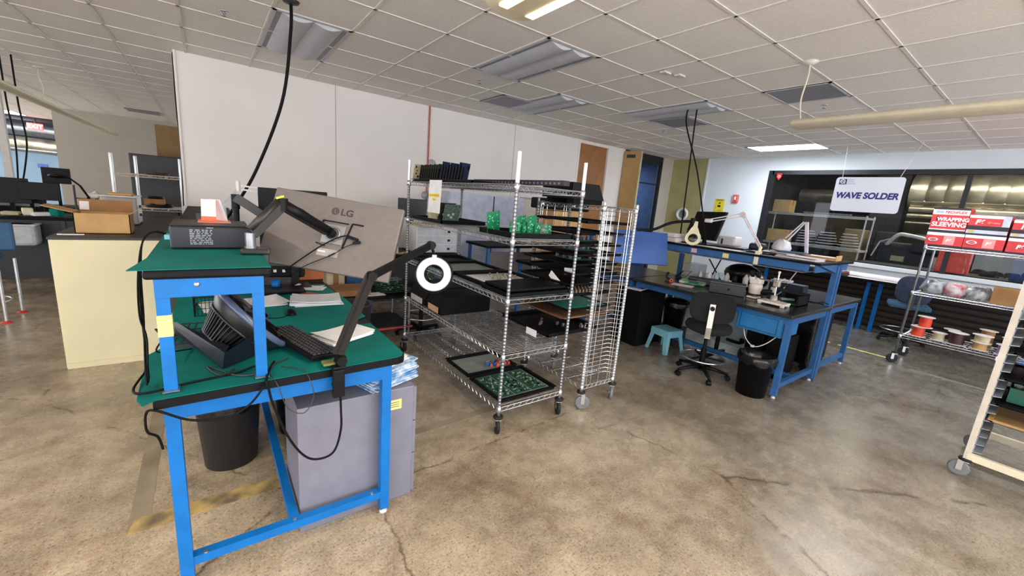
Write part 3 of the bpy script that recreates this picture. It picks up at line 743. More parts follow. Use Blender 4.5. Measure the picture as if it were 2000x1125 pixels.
link('front_grille', s, blackp, t)
s = MB()
for i in range(5):
    a = 2 * PI * i / 5
    for j in range(5):
        a0 = a + j * .14; d0 = fa * math.cos(a0) + fb * math.sin(a0); d1 = fa * math.cos(a0 + .16) + fb * math.sin(a0 + .16)
        h0 = fn * (-.03 + .012 * j); h1 = fn * (-.03 + .012 * (j + 1)) if j < 4 else h0
        s.add([fc + d0 * .04 + h0, fc + d0 * .165 + h0, fc + d1 * .165 + h0 + fn * .01, fc + d1 * .04 + h0 + fn * .01], [(0, 1, 2, 3)])
link('fan_blade', s, greyp, t)
foot = MB()
pl_ = [(-.185, 2.47, .99), (.015, 2.02, .895), (.20, 2.10, .90)]
foot.add([(-.19, 2.48, .975), (-.19, 2.50, .935), (.01, 2.0, .888), (.02, 1.995, .96), (-.15, 2.40, .995), (.04, 2.06, .965)], [(0, 1, 2, 3), (0, 3, 5, 4), (1, 2, 5, 4), (0, 4, 1), (2, 3, 5)])
foot.add([(.02, 1.995, .96), (.01, 2.0, .888), (.15, 2.12, .888), (.17, 2.10, 1.02), (.05, 2.05, .95)], [(0, 1, 2, 3), (0, 3, 4), (1, 2, 4), (2, 3, 4), (0, 1, 4)])
link('fan_foot', foot, mat('foot_navy', (20, 23, 34), .4), t)
link('handle', MB().rb(fc + fn * .0 + Vector((-.10, .1, .155)), (.12, .04, .05), .012, (0, R(28), R(15))), mat('fan_black', (26, 26, 30), .35), t)
s = MB()
for k in range(7): s.bar((-.2 + .03 * k, 2.36, .897), (-.17 + .03 * k, 2.60, .93), .005, .005); 
for k in range(4): s.bar((-.2, 2.37 + .07 * k, .90 + .01 * k), (.0, 2.37 + .07 * k, .90 + .01 * k), .005, .005)
s.bar((-.21, 2.35, .89), (.0, 2.35, .89), .012, .02).bar((-.21, 2.35, .89), (-.18, 2.62, .92), .012, .02)
one('wire_tray', s, greyd, 'dark grid letter tray lying under the back of the fan', 'tray')
s = MB()
for k in range(12): s.bar((-.1 + .018 * k, 2.86, .89), (-.1 + .018 * k, 2.86, 1.0), .003, .003)
for k in range(10): s.bar((-.1, 2.86 + .03 * k, .89), (-.1, 2.86 + .03 * k, 1.0), .003, .003)
for z in (.89, .93, .965, 1.0): s.tube([(-.1, 2.86, z), (.1, 2.86, z), (.1, 3.14, z), (-.1, 3.14, z)], .003, 5, closed=True)
one('wire_basket', s, blackp, 'black wire basket on the desk behind the fan', 'basket')
# keyboard, mouse
t = thing('keyboard', 'black keyboard tilted on the green desk right of the fan', 'keyboard', (.33, 2.14, .9), local=True, rz=R(-70))
t.rotation_euler = (R(-6), R(4), R(-70)); t.location = (.335, 2.14, .915)
link('keyboard_base', MB().rb((0, 0, 0), (.43, .15, .022), .005), blackp, t)
s = MB()
for r_ in range(6):
    for c_ in range(20):
        if r_ == 0 and 5 < c_ < 11: continue
        s.rb((-.2 + .021 * c_, -.055 + .0215 * r_, .015), (.0175, .0175, .01), .003, seg=1)
s.rb((-.2 + .021 * 8, -.055, .015), (.1, .0175, .01), .003)
link('keys', s, mat('key_grey', (44, 43, 46), .5), t)
t = thing('mouse', 'black computer mouse on the green mat', 'mouse', (.375, 2.75, .887))
link('mouse_body', MB().ball((.375, 2.75, .889), .034, 14, (.9, 1.5, .95)), blackp, t)
link('mouse_cable', MB().tube([(.36, 2.71, .895), (.30, 2.68, .89), (.2, 2.72, .89)], .0025, 5, smooth_path=5), blacks, t)
paper_stack(.55, 2.24, .888, .26, .2, .014, R(30), 'loose white papers on the green mat behind the lamp arm', n=6)
paper_stack(.57, 3.0, .888, .30, .22, .03, R(-8), 'thicker pile of white papers at the right edge of the desk', n=8)
paper_stack(.60, 3.42, .890, .2, .12, .008, R(-30), 'small white papers near the far right of the desk', n=3)
paper_stack(.16, 3.05, .89, .44, .24, .01, R(10), 'white sheets spread under the raised shelf behind the fan', n=4)
one('red_folder', MB().box((.60, 3.20, .892), (.05, .2, .006), (0, 0, R(42))), mat('brick', (176, 84, 66), .6), 'red strip of card lying between the paper piles', 'card')
t = thing('safety_glasses', 'dark wraparound glasses with purple trim on the desk behind the riser post', 'glasses', (.2, 2.72, .887))
link('glasses_frame', MB().ring((.18, 2.72, .907), .02, .003, axis=(.3, 1, .2)).ring((.23, 2.70, .907), .02, .003, axis=(.3, 1, .2)).tube([(.16, 2.73, .91), (.14, 2.8, .91), (.15, 2.84, .9)], .002, 4), purple, t)
link('glasses_lens', MB().cyl((.18, 2.719, .907), (.18, 2.722, .907), .019).cyl((.23, 2.699, .907), (.23, 2.702, .907), .019), blackg, t)
one('blue_cup', MB().lathe([(.001, 0), (.028, 0), (.03, .07), (.026, .07), (.024, .01), (.001, .01)], (.375, 3.45, .89)), blue, 'small blue holder on the desk under the big monitor', 'holder')
t = thing('power_strip', 'black switch box hanging below the big monitor with a white switch', 'power strip', (.42, 3.62, .93))
link('strip_body', MB().rb((.40, 3.68, .99), (.42, .12, .09), .012, (0, 0, R(-12))), blackp, t); link('strip_switch', MB().bx(.25, .28, 3.63, 3.645, 1.0, 1.02).bx(.38, .4, 3.60, 3.615, .99, 1.01).bx(.44, .46, 3.59, 3.6, .99, 1.01), whitep, t)
one('slim_monitor_base', MB().rb((.38, 3.35, .905), (.34, .2, .016), .006), blackp, 'flat black tray under the big monitor at the back of the green mat', 'tray')
t = thing('component_box', 'open orange-brown bin on the second bench under the big monitor', 'box', (.68, 3.86, .88))
link('bin_body', MB().bx(.60, .78, 3.80, 3.96, .88, .884).box((.69, 3.80, .93), (.18, .006, .1), (R(12), 0, 0)).box((.60, 3.88, .93), (.006, .16, .1)).box((.78, 3.88, .93), (.006, .16, .1)).box((.69, 3.96, .93), (.18, .006, .1)), mat('orange_brown', (176, 100, 56), .7), t)
# magnifier lamp
t = thing('magnifier_lamp', 'black ring magnifier lamp clamped to the front edge of the near workbench', 'lamp', (.43, 1.83, .88))
K0 = Vector((.435, 1.815, .95)); K1 = Vector((.598, 1.895, 1.285)); K2 = Vector((.99, 2.10, 1.405))
link('clamp', MB().rb((.425, 1.795, .825), (.05, .028, .13), .005).rb((.43, 1.84, .895), (.055, .10, .014), .004).rb((.43, 1.825, .80), (.05, .045, .012), .004).cyl((.43, 1.835, .80), (.43, 1.835, .845), .006), blackp, t)
link('clamp_pad', MB().rb((.395, 1.85, .905), (.05, .05, .012), .003), mat('olive_tape', (110, 110, 60), .7), t)
link('lower_joint', MB().ball((.44, 1.815, .925), .026, 14).cyl((.44, 1.79, .925), (.44, 1.84, .925), .022, n=18), blackp, t)
link('lower_arm', MB().bar(K0, K1, .024, .03).bar(K0 + Vector((-.018, 0, .005)), K1 + Vector((-.018, 0, .005)), .012, .024), mat('arm_dark', (36, 33, 31), .4), t)
link('elbow', MB().cyl(K1 + Vector((0, -.02, 0)), K1 + Vector((0, .02, 0)), .022, n=16), blackp, t)
link('upper_arm', MB().bar(K1, K2, .022, .034), blackp, t)
link('head_joint', MB().cyl(K2 + Vector((0, -.018, 0)), K2 + Vector((0, .018, 0)), .022, n=14).bar(K2, (1.005, 2.08, 1.345), .012, .012), blackp, t)
hc = Vector((1.0, 2.072, 1.245)); hn = Vector((-.42, -.80, .30)).normalized()
link('lamp_head', MB().lathe([(.072, -.016), (.10, -.022), (.108, -.006), (.106, .012), (.098, .016)], hc, 36, axis=hn), blackp, t)
link('light_ring', MB().lathe([(.054, .0), (.060, .012), (.076, .016), (.092, .012), (.099, .0)], hc, 36, axis=hn), mat('diffuser_white', (236, 236, 240), .4), t)
link('lens_rim', MB().lathe([(.054, .004), (.05, .006), (.05, -.004), (.056, -.014), (.075, -.018)], hc, 32, axis=hn), blackp, t)
link('magnifier_lens', MB().lathe([(.001, .004), (.03, .003), (.05, .0), (.03, -.003), (.001, -.004)], hc, 28, axis=hn), lens, t)
fh = frame_mx(hc + hn * .019 + Vector((0, 0, .094)), Vector((0, 0, 1)).cross(hn), Vector((0, 0, 1)))
link('head_label', MB().bx(-.012, .012, -.011, .011, -.003, .0, fh), paper, t)
link('lamp_cable', MB().tube([(.43, 1.79, .80), (.432, 1.785, .7), (.43, 1.78, .6), (.40, 1.78, .50), (.34, 1.79, .475), (.28, 1.79, .51), (.22, 1.79, .62), (.17, 1.785, .78), (.155, 1.785, .86), (.15, 1.80, .893), (.17, 1.9, .89), (.2, 2.0, .889)], .005, 7, smooth_path=8), blacks, t)
# loose cables around the desk front
for pts, r, lb in (
    ([(-.24, 2.05, .9), (-.26, 1.9, .895), (-.22, 1.84, .90), (-.1, 1.9, .889), (.05, 1.93, .889), (.13, 1.95, .90), (.16, 1.9, .90), (.14, 1.80, .87), (.08, 1.785, .80), (.0, 1.785, .77), (-.1, 1.785, .79), (-.19, 1.785, .85), (-.22, 1.80, .84), (-.225, 1.82, .76), (-.20, 1.84, .72), (-.19, 1.85, .66)], .0045, 'black cable looping along the front edge of the near workbench'),
    ([(.05, 1.98, .889), (.0, 1.93, .889), (-.04, 2.05, .889), (.06, 1.9, .889), (.16, 1.9, .889), (.2, 1.97, .889), (.26, 2.02, .889)], .0035, 'grey cable coiled at the foot of the fan'),
    ([(.17, 1.86, .889), (.19, 1.795, .86), (.22, 1.785, .76), (.28, 1.785, .72), (.32, 1.785, .78), (.31, 1.79, .86), (.29, 1.86, .889), (.22, 1.93, .889)], .0022, 'thin grey wire loop hanging over the front of the near workbench'),
    ([(-.2, 2.55, .889), (-.22, 2.3, 1.0), (-.175, 2.0, 1.05), (-.2, 2.1, .96), (-.1, 2.3, .889)], .003, 'thin black cable running behind the left riser post'),
    ([(.24, 2.9, .95), (.22, 2.7, .90), (.18, 2.5, .89), (.24, 2.4, .889), (.3, 2.36, .889)], .003, 'thin black cable on the mat between mouse and riser post')):
    cord('desk_cable', pts, r, lb, blacks if 'grey' not in lb else greyd)
# papers stack & file cabinet
t = thing('file_cabinet', 'light grey metal pedestal cabinet standing under the near workbench', 'cabinet', (.56, 2.12, 0))
link('cabinet_body', MB().rb((.56, 2.13, .3325), (.57, .40, .665), .004), grey, t)
for z0, z1 in ((.012, .25), (.256, .45), (.456, .655)):
    k = link('drawer', MB().rb((.853, 2.13, (z0 + z1) / 2), (.02, .39, z1 - z0), .004), grey, t)
    link('drawer_pull', MB().rb((.867, 2.13, z1 - .02), (.01, .2, .012), .003), greyd, k)
link('cabinet_label', MB().bx(.70, .775, 1.9285, 1.9295, .55, .605), yel2, t)
s = MB()
for i in range(3): s.bx(.712, .762, 1.9278, 1.9284, .565 + .012 * i, .568 + .012 * i)
link('label_print', s, greyd, t)
paper_stack(.73, 2.06, .667, .28, .2, .10, R(20), 'tall pile of papers in blue film on the grey cabinet, under the bench end', paperb, 14)
paper_stack(.72, 2.06, .768, .22, .16, .012, R(32), 'white sheets topping the blue-edged pile on the grey cabinet', paper, 3)
t = bin_(.03, 2.76, .135, .168, .45, 'dark grey waste bin with black bag under the near workbench', dgrey, bag)
link('bin_sticker', MB().box((-.032, -.172, .385), (.008, .003, .03), (R(-6), 0, 0)), paper, t)
bin_(.44, 2.95, .13, .16, .42, 'black waste bin in shadow behind the grey cabinet', blackp, bag)
# floor tape under the bench
tapem = mat('worn_yellow_tape', (196, 168, 104), .6, rgb2=(104, 92, 74), scale=7)
tapew = mat('worn_pale_paint', (150, 138, 118), .6, rgb2=(124, 112, 92), scale=5)
one('floor_tape', MB().prism([(-.40, 2.31), (.9, 2.36), (.9, 2.46), (-.38, 2.42)], .0002, .0012), tapem, 'worn yellow floor tape crossing under the near workbench', 'floor tape')
one('floor_tape', MB().prism([(-.40, 2.31), (-.32, 2.42), (-.33, 4.6), (-.41, 4.6)], .0002, .001), tapew, 'pale worn floor stripe running back beside the near workbench', 'floor tape')
one('floor_tape', MB().prism([(1.1, 2.46), (4.3, 2.62), (4.3, 2.69), (1.1, 2.53)], .0002, .001), tapew, 'pale worn floor stripe passing under the wire racks', 'floor tape')
one('floor_tape', MB().prism([(2.35, 1.86), (3.15, 1.78), (3.16, 1.80), (2.36, 1.885)], .0002, .001), tapew, 'thin pale scratch line on the floor in front of the racks', 'floor mark')
one('floor_tape', MB().bx(7.40, 7.45, 1.20, 1.75, .0002, .001).bx(7.40, 7.45, 1.85, 2.6, .0002, .001), yel2, 'worn yellow floor line beside the wheeled rack of red cartons', 'floor tape')
one('floor_tape', MB().bx(7.1, 7.14, .2, .9, .0002, .001), tapew, 'faint dashed floor line under the wheeled rack', 'floor tape')
one('floor_tape', MB().bx(-2.45, -2.1, 9.5, 9.75, .0002, .001), yellow, 'yellow floor patch in the far left aisle', 'floor tape')
# ================================================================== cream cabinet area
t = thing('base_cabinet', 'tall cream metal cabinet with black worktop at left', 'cabinet', (-.7, 5.3, 0))
link('cabinet_body', MB().rb((-.69, 5.5, .545), (.69, 1.54, 1.09), .006), cream, t)
link('plinth', MB().bx(-1.028, -.36, 4.722, 4.735, .0, .05), cream, t)
link('worktop', MB().rb((-.66, 6.0, 1.101), (.76, 2.56, .022), .004), mat('worktop_black', (40, 33, 31), .5), t)
t = thing('cardboard_box', 'open brown cardboard box on the cream cabinet', 'box', (-.745, 5.1, 1.112))
x0, x1, y0, y1, z0, z1 = -.925, -.572, 4.98, 5.22, 1.113, 1.285
link('box_body', MB().bx(x0, x1, y0, y0 + .006, z0, z1).bx(x0, x1, y1 - .006, y1, z0, z1).bx(x0, x0 + .006, y0, y1, z0, z1).bx(x1 - .006, x1, y0, y1, z0, z1).bx(x0, x1, y0, y1, z0, z0 + .005), card, t)
link('box_flap', MB().box(((x0 + x1) / 2, y1 + .01, z1 + .052), (x1 - x0, .005, .11), (R(-10), 0, 0)), card2, t)
link('box_flap', MB().box((x0 - .09, (y0 + y1) / 2, z1 + .028), (.19, y1 - y0, .005), (0, R(15), 0)), card, t)
link('box_flap', MB().box((x1 + .045, (y0 + y1) / 2, z1 + .035), (.11, y1 - y0, .005), (0, R(-38), 0)), card, t)
link('shipping_label', MB().box((x0 + .035, y1 + .006, z1 + .05), (.06, .004, .075), (R(-10), 0, 0)), paperp, t)
one('white_scraper', MB().box((-.92, 4.86, 1.117), (.14, .014, .008), (0, 0, R(8))).rb((-.99, 4.85, 1.118), (.03, .022, .01), .004), paper, 'white plastic stick lying on the black worktop before the cardboard box', 'tool')
t = thing('lab_machine', 'grey bench machine with a tan pad on top behind the cardboard box', 'machine', (-.72, 6.0, 1.112))
link('machine_body', MB().rb((-.735, 5.98, 1.26), (.27, .34, .28), .01), mat('machine_grey', (150, 146, 144), .4), t); link('machine_tray', MB().rb((-.735, 5.95, 1.402), (.3, .36, .012), .004), whitep, t)
link('machine_knob', MB().cyl((-.59, 5.85, 1.3), (-.57, 5.85, 1.3), .02).cyl((-.59, 5.85, 1.22), (-.57, 5.85, 1.22), .014), greyd, t); link('top_pad', MB().rb((-.73, 5.95, 1.42), (.18, .2, .022), .004), card, t)
link('machine_foot', MB().bx(-.86, -.6, 5.82, 5.86, 1.1125, 1.12).bx(-.86, -.6, 6.1, 6.14, 1.1125, 1.12), blackp, t)
t = thing('wire_rack', 'white-posted wire shelving unit behind the cream cabinet', 'shelving', (-.6, 7.2, 0))
for x, y in ((-.966, 7.4), (-.283, 7.4), (-.79, 7.95), (-.30, 7.95)): post(t, x, y, 0, 1.87, whitepost, .018, False)
for z in (1.625, 1.19, .75): wire_shelf(t, -.966, -.283, 7.4, 7.95, z, beigep, step=.04, collars=False)
one('cable_coil', MB().ring((-.55, 7.65, 1.64), .12, .012).ring((-.52, 7.68, 1.655), .1, .012), mat('dark_red_cable', (60, 34, 32), .6), 'dark red cable coil on the top shelf of the white-posted rack', 'cable coil')
one('cable_coil', MB().ring((-.55, 7.62, 1.205), .14, .014).ring((-.53, 7.64, 1.225), .12, .012), blackp, 'black coil on the lower shelf of the white-posted rack', 'cable coil')
carton('small_carton', -.72, -.5, 7.72, 7.9, 1.195, 1.30, 'small tan carton with a black tray on it, on the white-posted rack', card2)
one('black_dish', MB().lathe([(.001, 0), (.08, 0), (.1, .03), (.09, .03), (.001, .008)], (-.6, 7.8, 1.302)), blackp, 'shallow black dish on top of the small tan carton', 'dish')
t = thing('tall_cabinet', 'tall dark grey cabinet in the back behind the white-posted rack', 'cabinet', (-.62, 8.8, 0))
link('cabinet_body', MB().rb((-.62, 8.85, .96), (.62, .45, 1.92), .01), greyd, t); link('cabinet_door', MB().rb((-.62, 8.62, .96), (.6, .012, 1.88), .003), greyd, t); link('handle', MB().bx(-.4, -.38, 8.6, 8.612, .9, 1.1), blacks, t)
ORDX = ['nearest', 'second', 'third', 'fourth', 'fifth', 'sixth', 'seventh', 'eighth', 'ninth', 'tenth', 'furthest']
ORD = ['first', 'second', 'third', 'fourth', 'fifth', 'sixth', 'seventh', 'eighth', 'ninth', 'tenth']
# ================================================================== rack with circuit boards (front centre)
t = thing('wire_rack', 'tall chrome wire shelving cart with circuit boards in the centre', 'shelving', (1.91, 3.08, 0))
RX0, RX1, RY0, RY1 = 1.616, 2.215, 2.19, 3.99
for x, y in ((RX0, RY0), (RX1, RY0), (RX0, RY1), (RX1, RY1)): post(t, x, y, .15, 1.99)
for x, y in ((RX0, RY0), (RX1, RY0), (RX0, RY1), (RX1, RY1)): link('post_sleeve', MB().cyl((x, y, 1.80), (x, y, 1.992), .0136, n=12), whitepost, t)
SH = (1.79, 1.43, 1.02, .615, .215)
for z in SH: wire_shelf(t, RX0, RX1, RY0, RY1, z, chrome)
caster(t, RX0, RY0, .15, R(66), .062); caster(t, RX1, RY0, .15, R(62), .062); caster(t, RX0, RY1, .15, R(95), .062); caster(t, RX1, RY1, .15, R(80), .062)
for z in (1.43, 1.02): one('shelf_liner', MB().bx(RX0 + .012, RX1 - .012, RY0 + .03, RY1 - .03, z + .003, z + .006), liner, 'grey shelf liner on the ' + ('second' if z > 1.2 else 'third') + ' shelf from the top of the centre cart', 'shelf liner')
t = thing('shelf_sign', 'white sheet with highlighted lines hanging from the top shelf of the centre cart', 'sign', (1.597, 3.36, 1.8)); link('sign_sheet', MB().box((1.597, 3.36, 1.665), (.002, .24, .28), (0, R(2), 0)), paper, t)
s = MB(); s.box((1.5945, 3.36, 1.675), (.001, .20, .03), (0, R(2), 0)).box((1.5945, 3.36, 1.64), (.001, .07, .02), (0, R(2), 0))
link('sign_highlight', s, mat('highlighter', (248, 226, 70), .7), t)
s = MB()
for i in range(12): s.box((1.5938, 3.445 - .0155 * i, 1.675), (.0006, .009, .014), (0, R(2), 0))
for i in range(3): s.box((1.5938, 3.378 - .018 * i, 1.64), (.0006, .011, .012), (0, R(2), 0))
link('sign_lettering', s, mat('orange_ink', (206, 140, 40), .7), t)
# top shelf boards
tray(1.635, 2.19, 2.80, 3.95, 1.795, 'long black tray holding upright boards on the top shelf of the centre cart', lip=.02)
bz = 1.803
b0 = thing('circuit_board', 'beige-faced board at the far left of the upright row on the top shelf', 'circuit board', (1.665, 3.93, bz), 'upright boards on the top shelf', local=True)
b0.rotation_euler = (R(12), 0, R(14))
link('board', MB().bx(-.045, .045, 0, .003, 0, .155), tan, b0); link('board_components', MB().bx(-.02, -.01, -.006, 0, .06, .075).bx(-.015, -.005, -.006, 0, .09, .1).bx(-.03, -.02, -.006, 0, .12, .14).bx(0, .015, -.006, 0, .03, .05), blackp, b0)
for i in range(9):
    o = thing('circuit_board', 'dark olive upright board, ' + ORD[i] + ' after the beige-faced one on the top shelf', 'circuit board', (1.70, 3.86 - .047 * i, bz), 'olive boards on the top shelf', local=True)
    o.rotation_euler = (R(12), 0, R(14)); link('board', MB().bx(-.045, .035, 0, .003, 0, .15 - .004 * (i % 2)), pcbo, o); link('board_components', MB().bx(-.043, -.03, -.012, 0, .03, .11).bx(-.01, .01, -.006, 0, .08, .12), blacks, o)
for i in range(8):
    hgt = .17 if i == 0 else .155
    o = thing('circuit_board', ('tall navy board leading the blue half of the top shelf row' if i == 0 else 'dark navy upright board, ' + ORD[i - 1] + ' right of the tall navy one, top shelf'), 'circuit board', (1.71, 3.42 - .052 * i, bz), None if i == 0 else 'navy boards on the top shelf', local=True)
    o.rotation_euler = (R(12), 0, R(14)); link('board', MB().bx(-.05, .035, 0, .003, 0, hgt - .006 * (i % 3)), pcbb, o); link('board_components', MB().bx(-.048, -.036, -.012, 0, .02, .12).bx(.01, .03, -.006, 0, .1, .13), blacks, o)
t = thing('long_panel', 'long grey perforated panel on the right side of the top shelf', 'panel', (2.1, 3.1, 1.795))
link('panel_bar', MB().bx(2.12, 2.18, 2.3, 3.6, 1.822, 1.86), greyp, t); s = MB()
for i in range(24): s.bx(2.117, 2.12, 2.34 + .05 * i, 2.36 + .05 * i, 1.83, 1.845)
link('panel_studs', s, grey, t)
# second shelf
tray(1.64, 2.10, 3.30, 3.93, 1.437, 'black tray with two dark boards at the far left of the second shelf', lip=.03)
for i, (y, hh, m_) in enumerate(((3.62, .17, pcbo), (3.52, .16, pcbd))):
    o = thing('circuit_board', ('dark olive board' if i == 0 else 'grey-green board') + ' standing behind the hanging sheet on the second shelf', 'circuit board', (1.85, y, 1.445), local=True)
    o.rotation_euler = (R(8), 0, R(20)); link('board', MB().bx(-.11, .11, 0, .004, 0, hh), m_, o); link('board_components', MB().bx(-.06, -.04, -.012, 0, .05, .07).bx(-.02, .0, -.012, 0, .03, .05).bx(.0, .02, -.012, 0, .06, .08), whitep, o)
one('beige_connector_block', MB().rb((1.72, 3.64, 1.49), (.08, .05, .09), .004), tan, 'beige slotted block beside the dark boards on the second shelf', 'block')
tray(1.645, 2.19, 2.22, 2.66, 1.437, 'black slotted tray holding the green boards on the second shelf', lip=.035)
for i, (x, y, w_, hh, lb) in enumerate(((1.70, 2.55, .12, .155, 'tallest bright green board at the left of the green row'), (1.77, 2.40, .07, .10, 'short dark green board just right of the front post'), (1.82, 2.42, .07, .10, 'second short green board in the green row'),
                                     (1.87, 2.43, .09, .14, 'green board with pale edge in the middle of the green row'), (1.91, 2.42, .09, .10, 'short green board before the middle pair'), (1.95, 2.41, .10, .145, 'tall green board right of the middle of the green row'),
                                     (2.01, 2.41, .08, .09, 'short green board after the tall one'), (2.07, 2.41, .08, .085, 'grey-green board near the right of the row'), (2.13, 2.42, .06, .085, 'rightmost small green board of the row'))):
    o = thing('circuit_board', lb, 'circuit board', (x, y, 1.443), 'green boards on the second shelf', local=True)
    o.rotation_euler = (R(4), R(-9), R(8)); link('board', MB().bx(-w_ / 2, w_ / 2, 0, .003, 0, hh), pcb if i != 7 else pcbd, o)
    s = MB()
    for k in range(14):
        a, b = random.uniform(-w_ / 2 + .008, w_ / 2 - .012), random.uniform(.02, hh - .015); s.bx(a, a + .006, -.004, 0, b, b + .007)
    link('board_components', s, mat('solder_light', (150, 210, 180), .4), o)
# third shelf
tray(1.645, 2.17, 3.05, 3.55, 1.03, 'black tray with grey-green sheet on the third shelf, left of centre', lip=.03, fill=mat('grey_green_sheet', (138, 150, 140), .5))
tray(1.66, 2.19, 2.58, 3.0, 1.03, 'black tray with white lining and metal fittings on the third shelf', lip=.03, fill=paper)
for i in range(26):
    x, y = random.uniform(1.85, 2.14), random.uniform(2.66, 2.93)
    o = link('fitting', MB().cyl((x, y, 1.04), (x + random.uniform(-.01, .01), y + .012, 1.055), .007, n=8), mat('brass_steel', (186, 178, 150), .3, metal=.7))
    tag(o, 'small metal fitting lying in the white-lined tray on the third shelf', 'fitting', 'metal fittings in the white-lined tray')
tray(1.63, 2.20, 2.2, 2.55, 1.03, 'shallow black tray at the near end of the third shelf', lip=.028)
one('black_foam_lid', MB().rb((1.92, 2.4, 1.068), (.52, .32, .02), .004), blacks, 'black foam sheet covering the near tray on the third shelf', 'foam sheet')
tray(1.64, 2.18, 3.58, 3.95, 1.03, 'black tray at the far left end of the third shelf under the beige papers', lip=.03)
# fourth shelf
for i, (y0, y1, m_, lb) in enumerate(((3.55, 3.93, tan, 'black parts bin with white label at the far end of the fourth shelf'), (3.2, 3.52, card, 'black parts bin with tan label on the fourth shelf'))):
    t = thing('parts_bin', lb, 'parts bin', (1.85, (y0 + y1) / 2, .62), 'black bins on the fourth shelf')
    link('bin_body', MB().prism([(0, 0), (.52, 0), (.52, .16), (.06, .16), (0, .06)], y0, y1, Matrix.Translation((1.63, 0, .625)) @ Matrix(((1, 0, 0, 0), (0, 0, 1, 0), (0, 1, 0, 0), (0, 0, 0, 1)))), blacks, t)
    link('bin_label', MB().bx(1.624, 1.6295, y0 + .06, y1 - .06, .63, .685), whitep if i == 0 else mat('peach_label', (220, 172, 130), .7), t)
# bottom shelf
tray(1.66, 2.16, 2.72, 3.1, .222, 'black tray with grey lining and coloured connectors on the bottom shelf', lip=.028, fill=mat('sage_liner', (136, 146, 138), .6))
for i in range(20):
    cc = [blue, redc, orange, blue2, greyd, tan][i % 6]; x, y = 1.92 + .011 * i + random.uniform(-.02, .02), 2.80 + random.uniform(-.03, .07)
    lb = {0: 'blue', 1: 'red', 2: 'orange', 3: 'dark blue', 4: 'black', 5: 'tan'}[i % 6]
    o = link('connector', MB().rb((x, y, .248), (.032, .02, .028), .004, (random.uniform(-.5, .5), random.uniform(-.4, .4), random.uniform(0, 3))), cc)
    tag(o, lb + ' plug connector in the grey-lined tray on the bottom shelf', 'connector', lb + ' connectors in the bottom tray')
tray(1.655, 2.185, 2.23, 2.68, .222, 'black tray holding three large green boards on the bottom shelf near end', lip=.028, fill=mat('sage_liner', (136, 146, 138), .6))
for i, lb in enumerate(('left', 'middle', 'right')):
    x = 1.74 + .165 * i
    o = thing('circuit_board', lb + ' large green board lying flat in the near bottom tray', 'circuit board', (x, 2.46, .235), 'flat boards on the bottom shelf', local=True)
    link('board', MB().bx(-.073, .073, -.18, .18, 0, .003), mat('deep_green_pcb', (26, 84, 58), .5, rgb2=(18, 58, 42), scale=30), o); s = MB(); s2 = MB()
    for k in range(60):
        a, b = random.uniform(-.062, .055), random.uniform(-.17, .16); (s if k % 3 else s2).bx(a, a + random.uniform(.006, .014), b, b + random.uniform(.006, .014), .003, .003 + random.uniform(.003, .01))
    link('board_components', s, mat('component_grey', (120, 140, 126), .4), o); link('board_chips', s2, blackp, o)
# ================================================================== tray rack
t = thing('tray_rack', 'chrome tray rack with ladder-like wire slides right of the centre cart', 'tray rack', (2.63, 2.55, 0))
TX0, TX1, TY0, TY1 = 2.455, 2.845, 2.18, 2.91
sk = -.05
for x, y in ((TX0, TY0), (TX1, TY0 - .005), (TX0 + sk, TY1), (TX1 + sk, TY1)): post(t, x, y, .16, 1.735, mat('rack_post', (184, 187, 190), .35, metal=.4) if y < 2.5 else postm)
for z in (1.70, .21): wire_shelf(t, TX0, TX1, TY0, TY1, z, chrome, cross='y', step=.03)
for nm, y, sx, dy in (('front_slides', TY0, 0, 1), ('rear_slides', TY1, sk, -1)):
    s = MB(); xa, xb = TX0 + sx, TX1 + sx
    for fx in (.07, .13, .26, .5, .8, .88): s.cyl((xa + (xb - xa) * fx, y + .004 * dy, .21), (xa + (xb - xa) * fx, y + .004 * dy, 1.68), .0024 if fx not in (.5,) else .002, n=4)
    z = .26; k = 0
    while z < 1.64:
        if z < 1.22 or k % 2 == 0:
            s.tube([(xa - .02, y + .035 * dy, z), (xa + .03, y + .003 * dy, z), (xa + .05, y + .055 * dy, z), (xb - .06, y + .055 * dy, z), (xb - .025, y + .003 * dy, z), (xb, y, z)], .003, 4)
        z += .038; k += 1
    link(nm, s, chrome, t)
for x, y, a in ((TX0, TY0, R(-40)), (TX1, TY0 - .005, R(48)), (TX0 + sk, TY1, R(60)), (TX1 + sk, TY1, R(50))): caster(t, x, y, .165, a, .062, mat('grey_wheel', (112, 114, 118), .4))
TR = [(1.56, 2.36, 'uppermost'), (1.47, 2.30, 'second from the top'), (1.38, 2.28, 'third from the top'), (1.30, 2.30, 'fourth from the top'), (1.225, 2.26, 'fifth from the top'), (1.15, 2.28, 'sixth from the top'), (1.07, 2.24, 'seventh from the top')]
for z, x0, lb in TR:
    tray(x0 - .02, x0 + .5, 2.235, 2.85, z, 'black tray slotted in the chrome tray rack, ' + lb, lip=.02, fill=None, group='black trays in the chrome tray rack')
tray(2.20, 2.72, 2.235, 2.85, .985, 'tray of rows of small brown parts in the chrome tray rack', lip=.02, fill=mat('teal_sheet', (20, 110, 96), .6))
s_parts = []
for i in range(9):
    for j in range(11):
        o = link('component', MB().cyl((2.34 + .04 * i, 2.30 + .048 * j, .994), (2.34 + .04 * i, 2.30 + .048 * j, 1.02), .012, .009, 8), mat('brown_component', (126, 104, 84), .45))
        tag(o, 'small brown coil on the teal-lined tray, ' + ORDX[j] + ' row from the camera', 'component', 'brown parts on the rack tray')
tray(2.24, 2.74, 2.235, 2.85, .87, 'tray with a teal mat in the chrome tray rack', lip=.012, fill=mat('teal_mat', (22, 130, 116), .5))
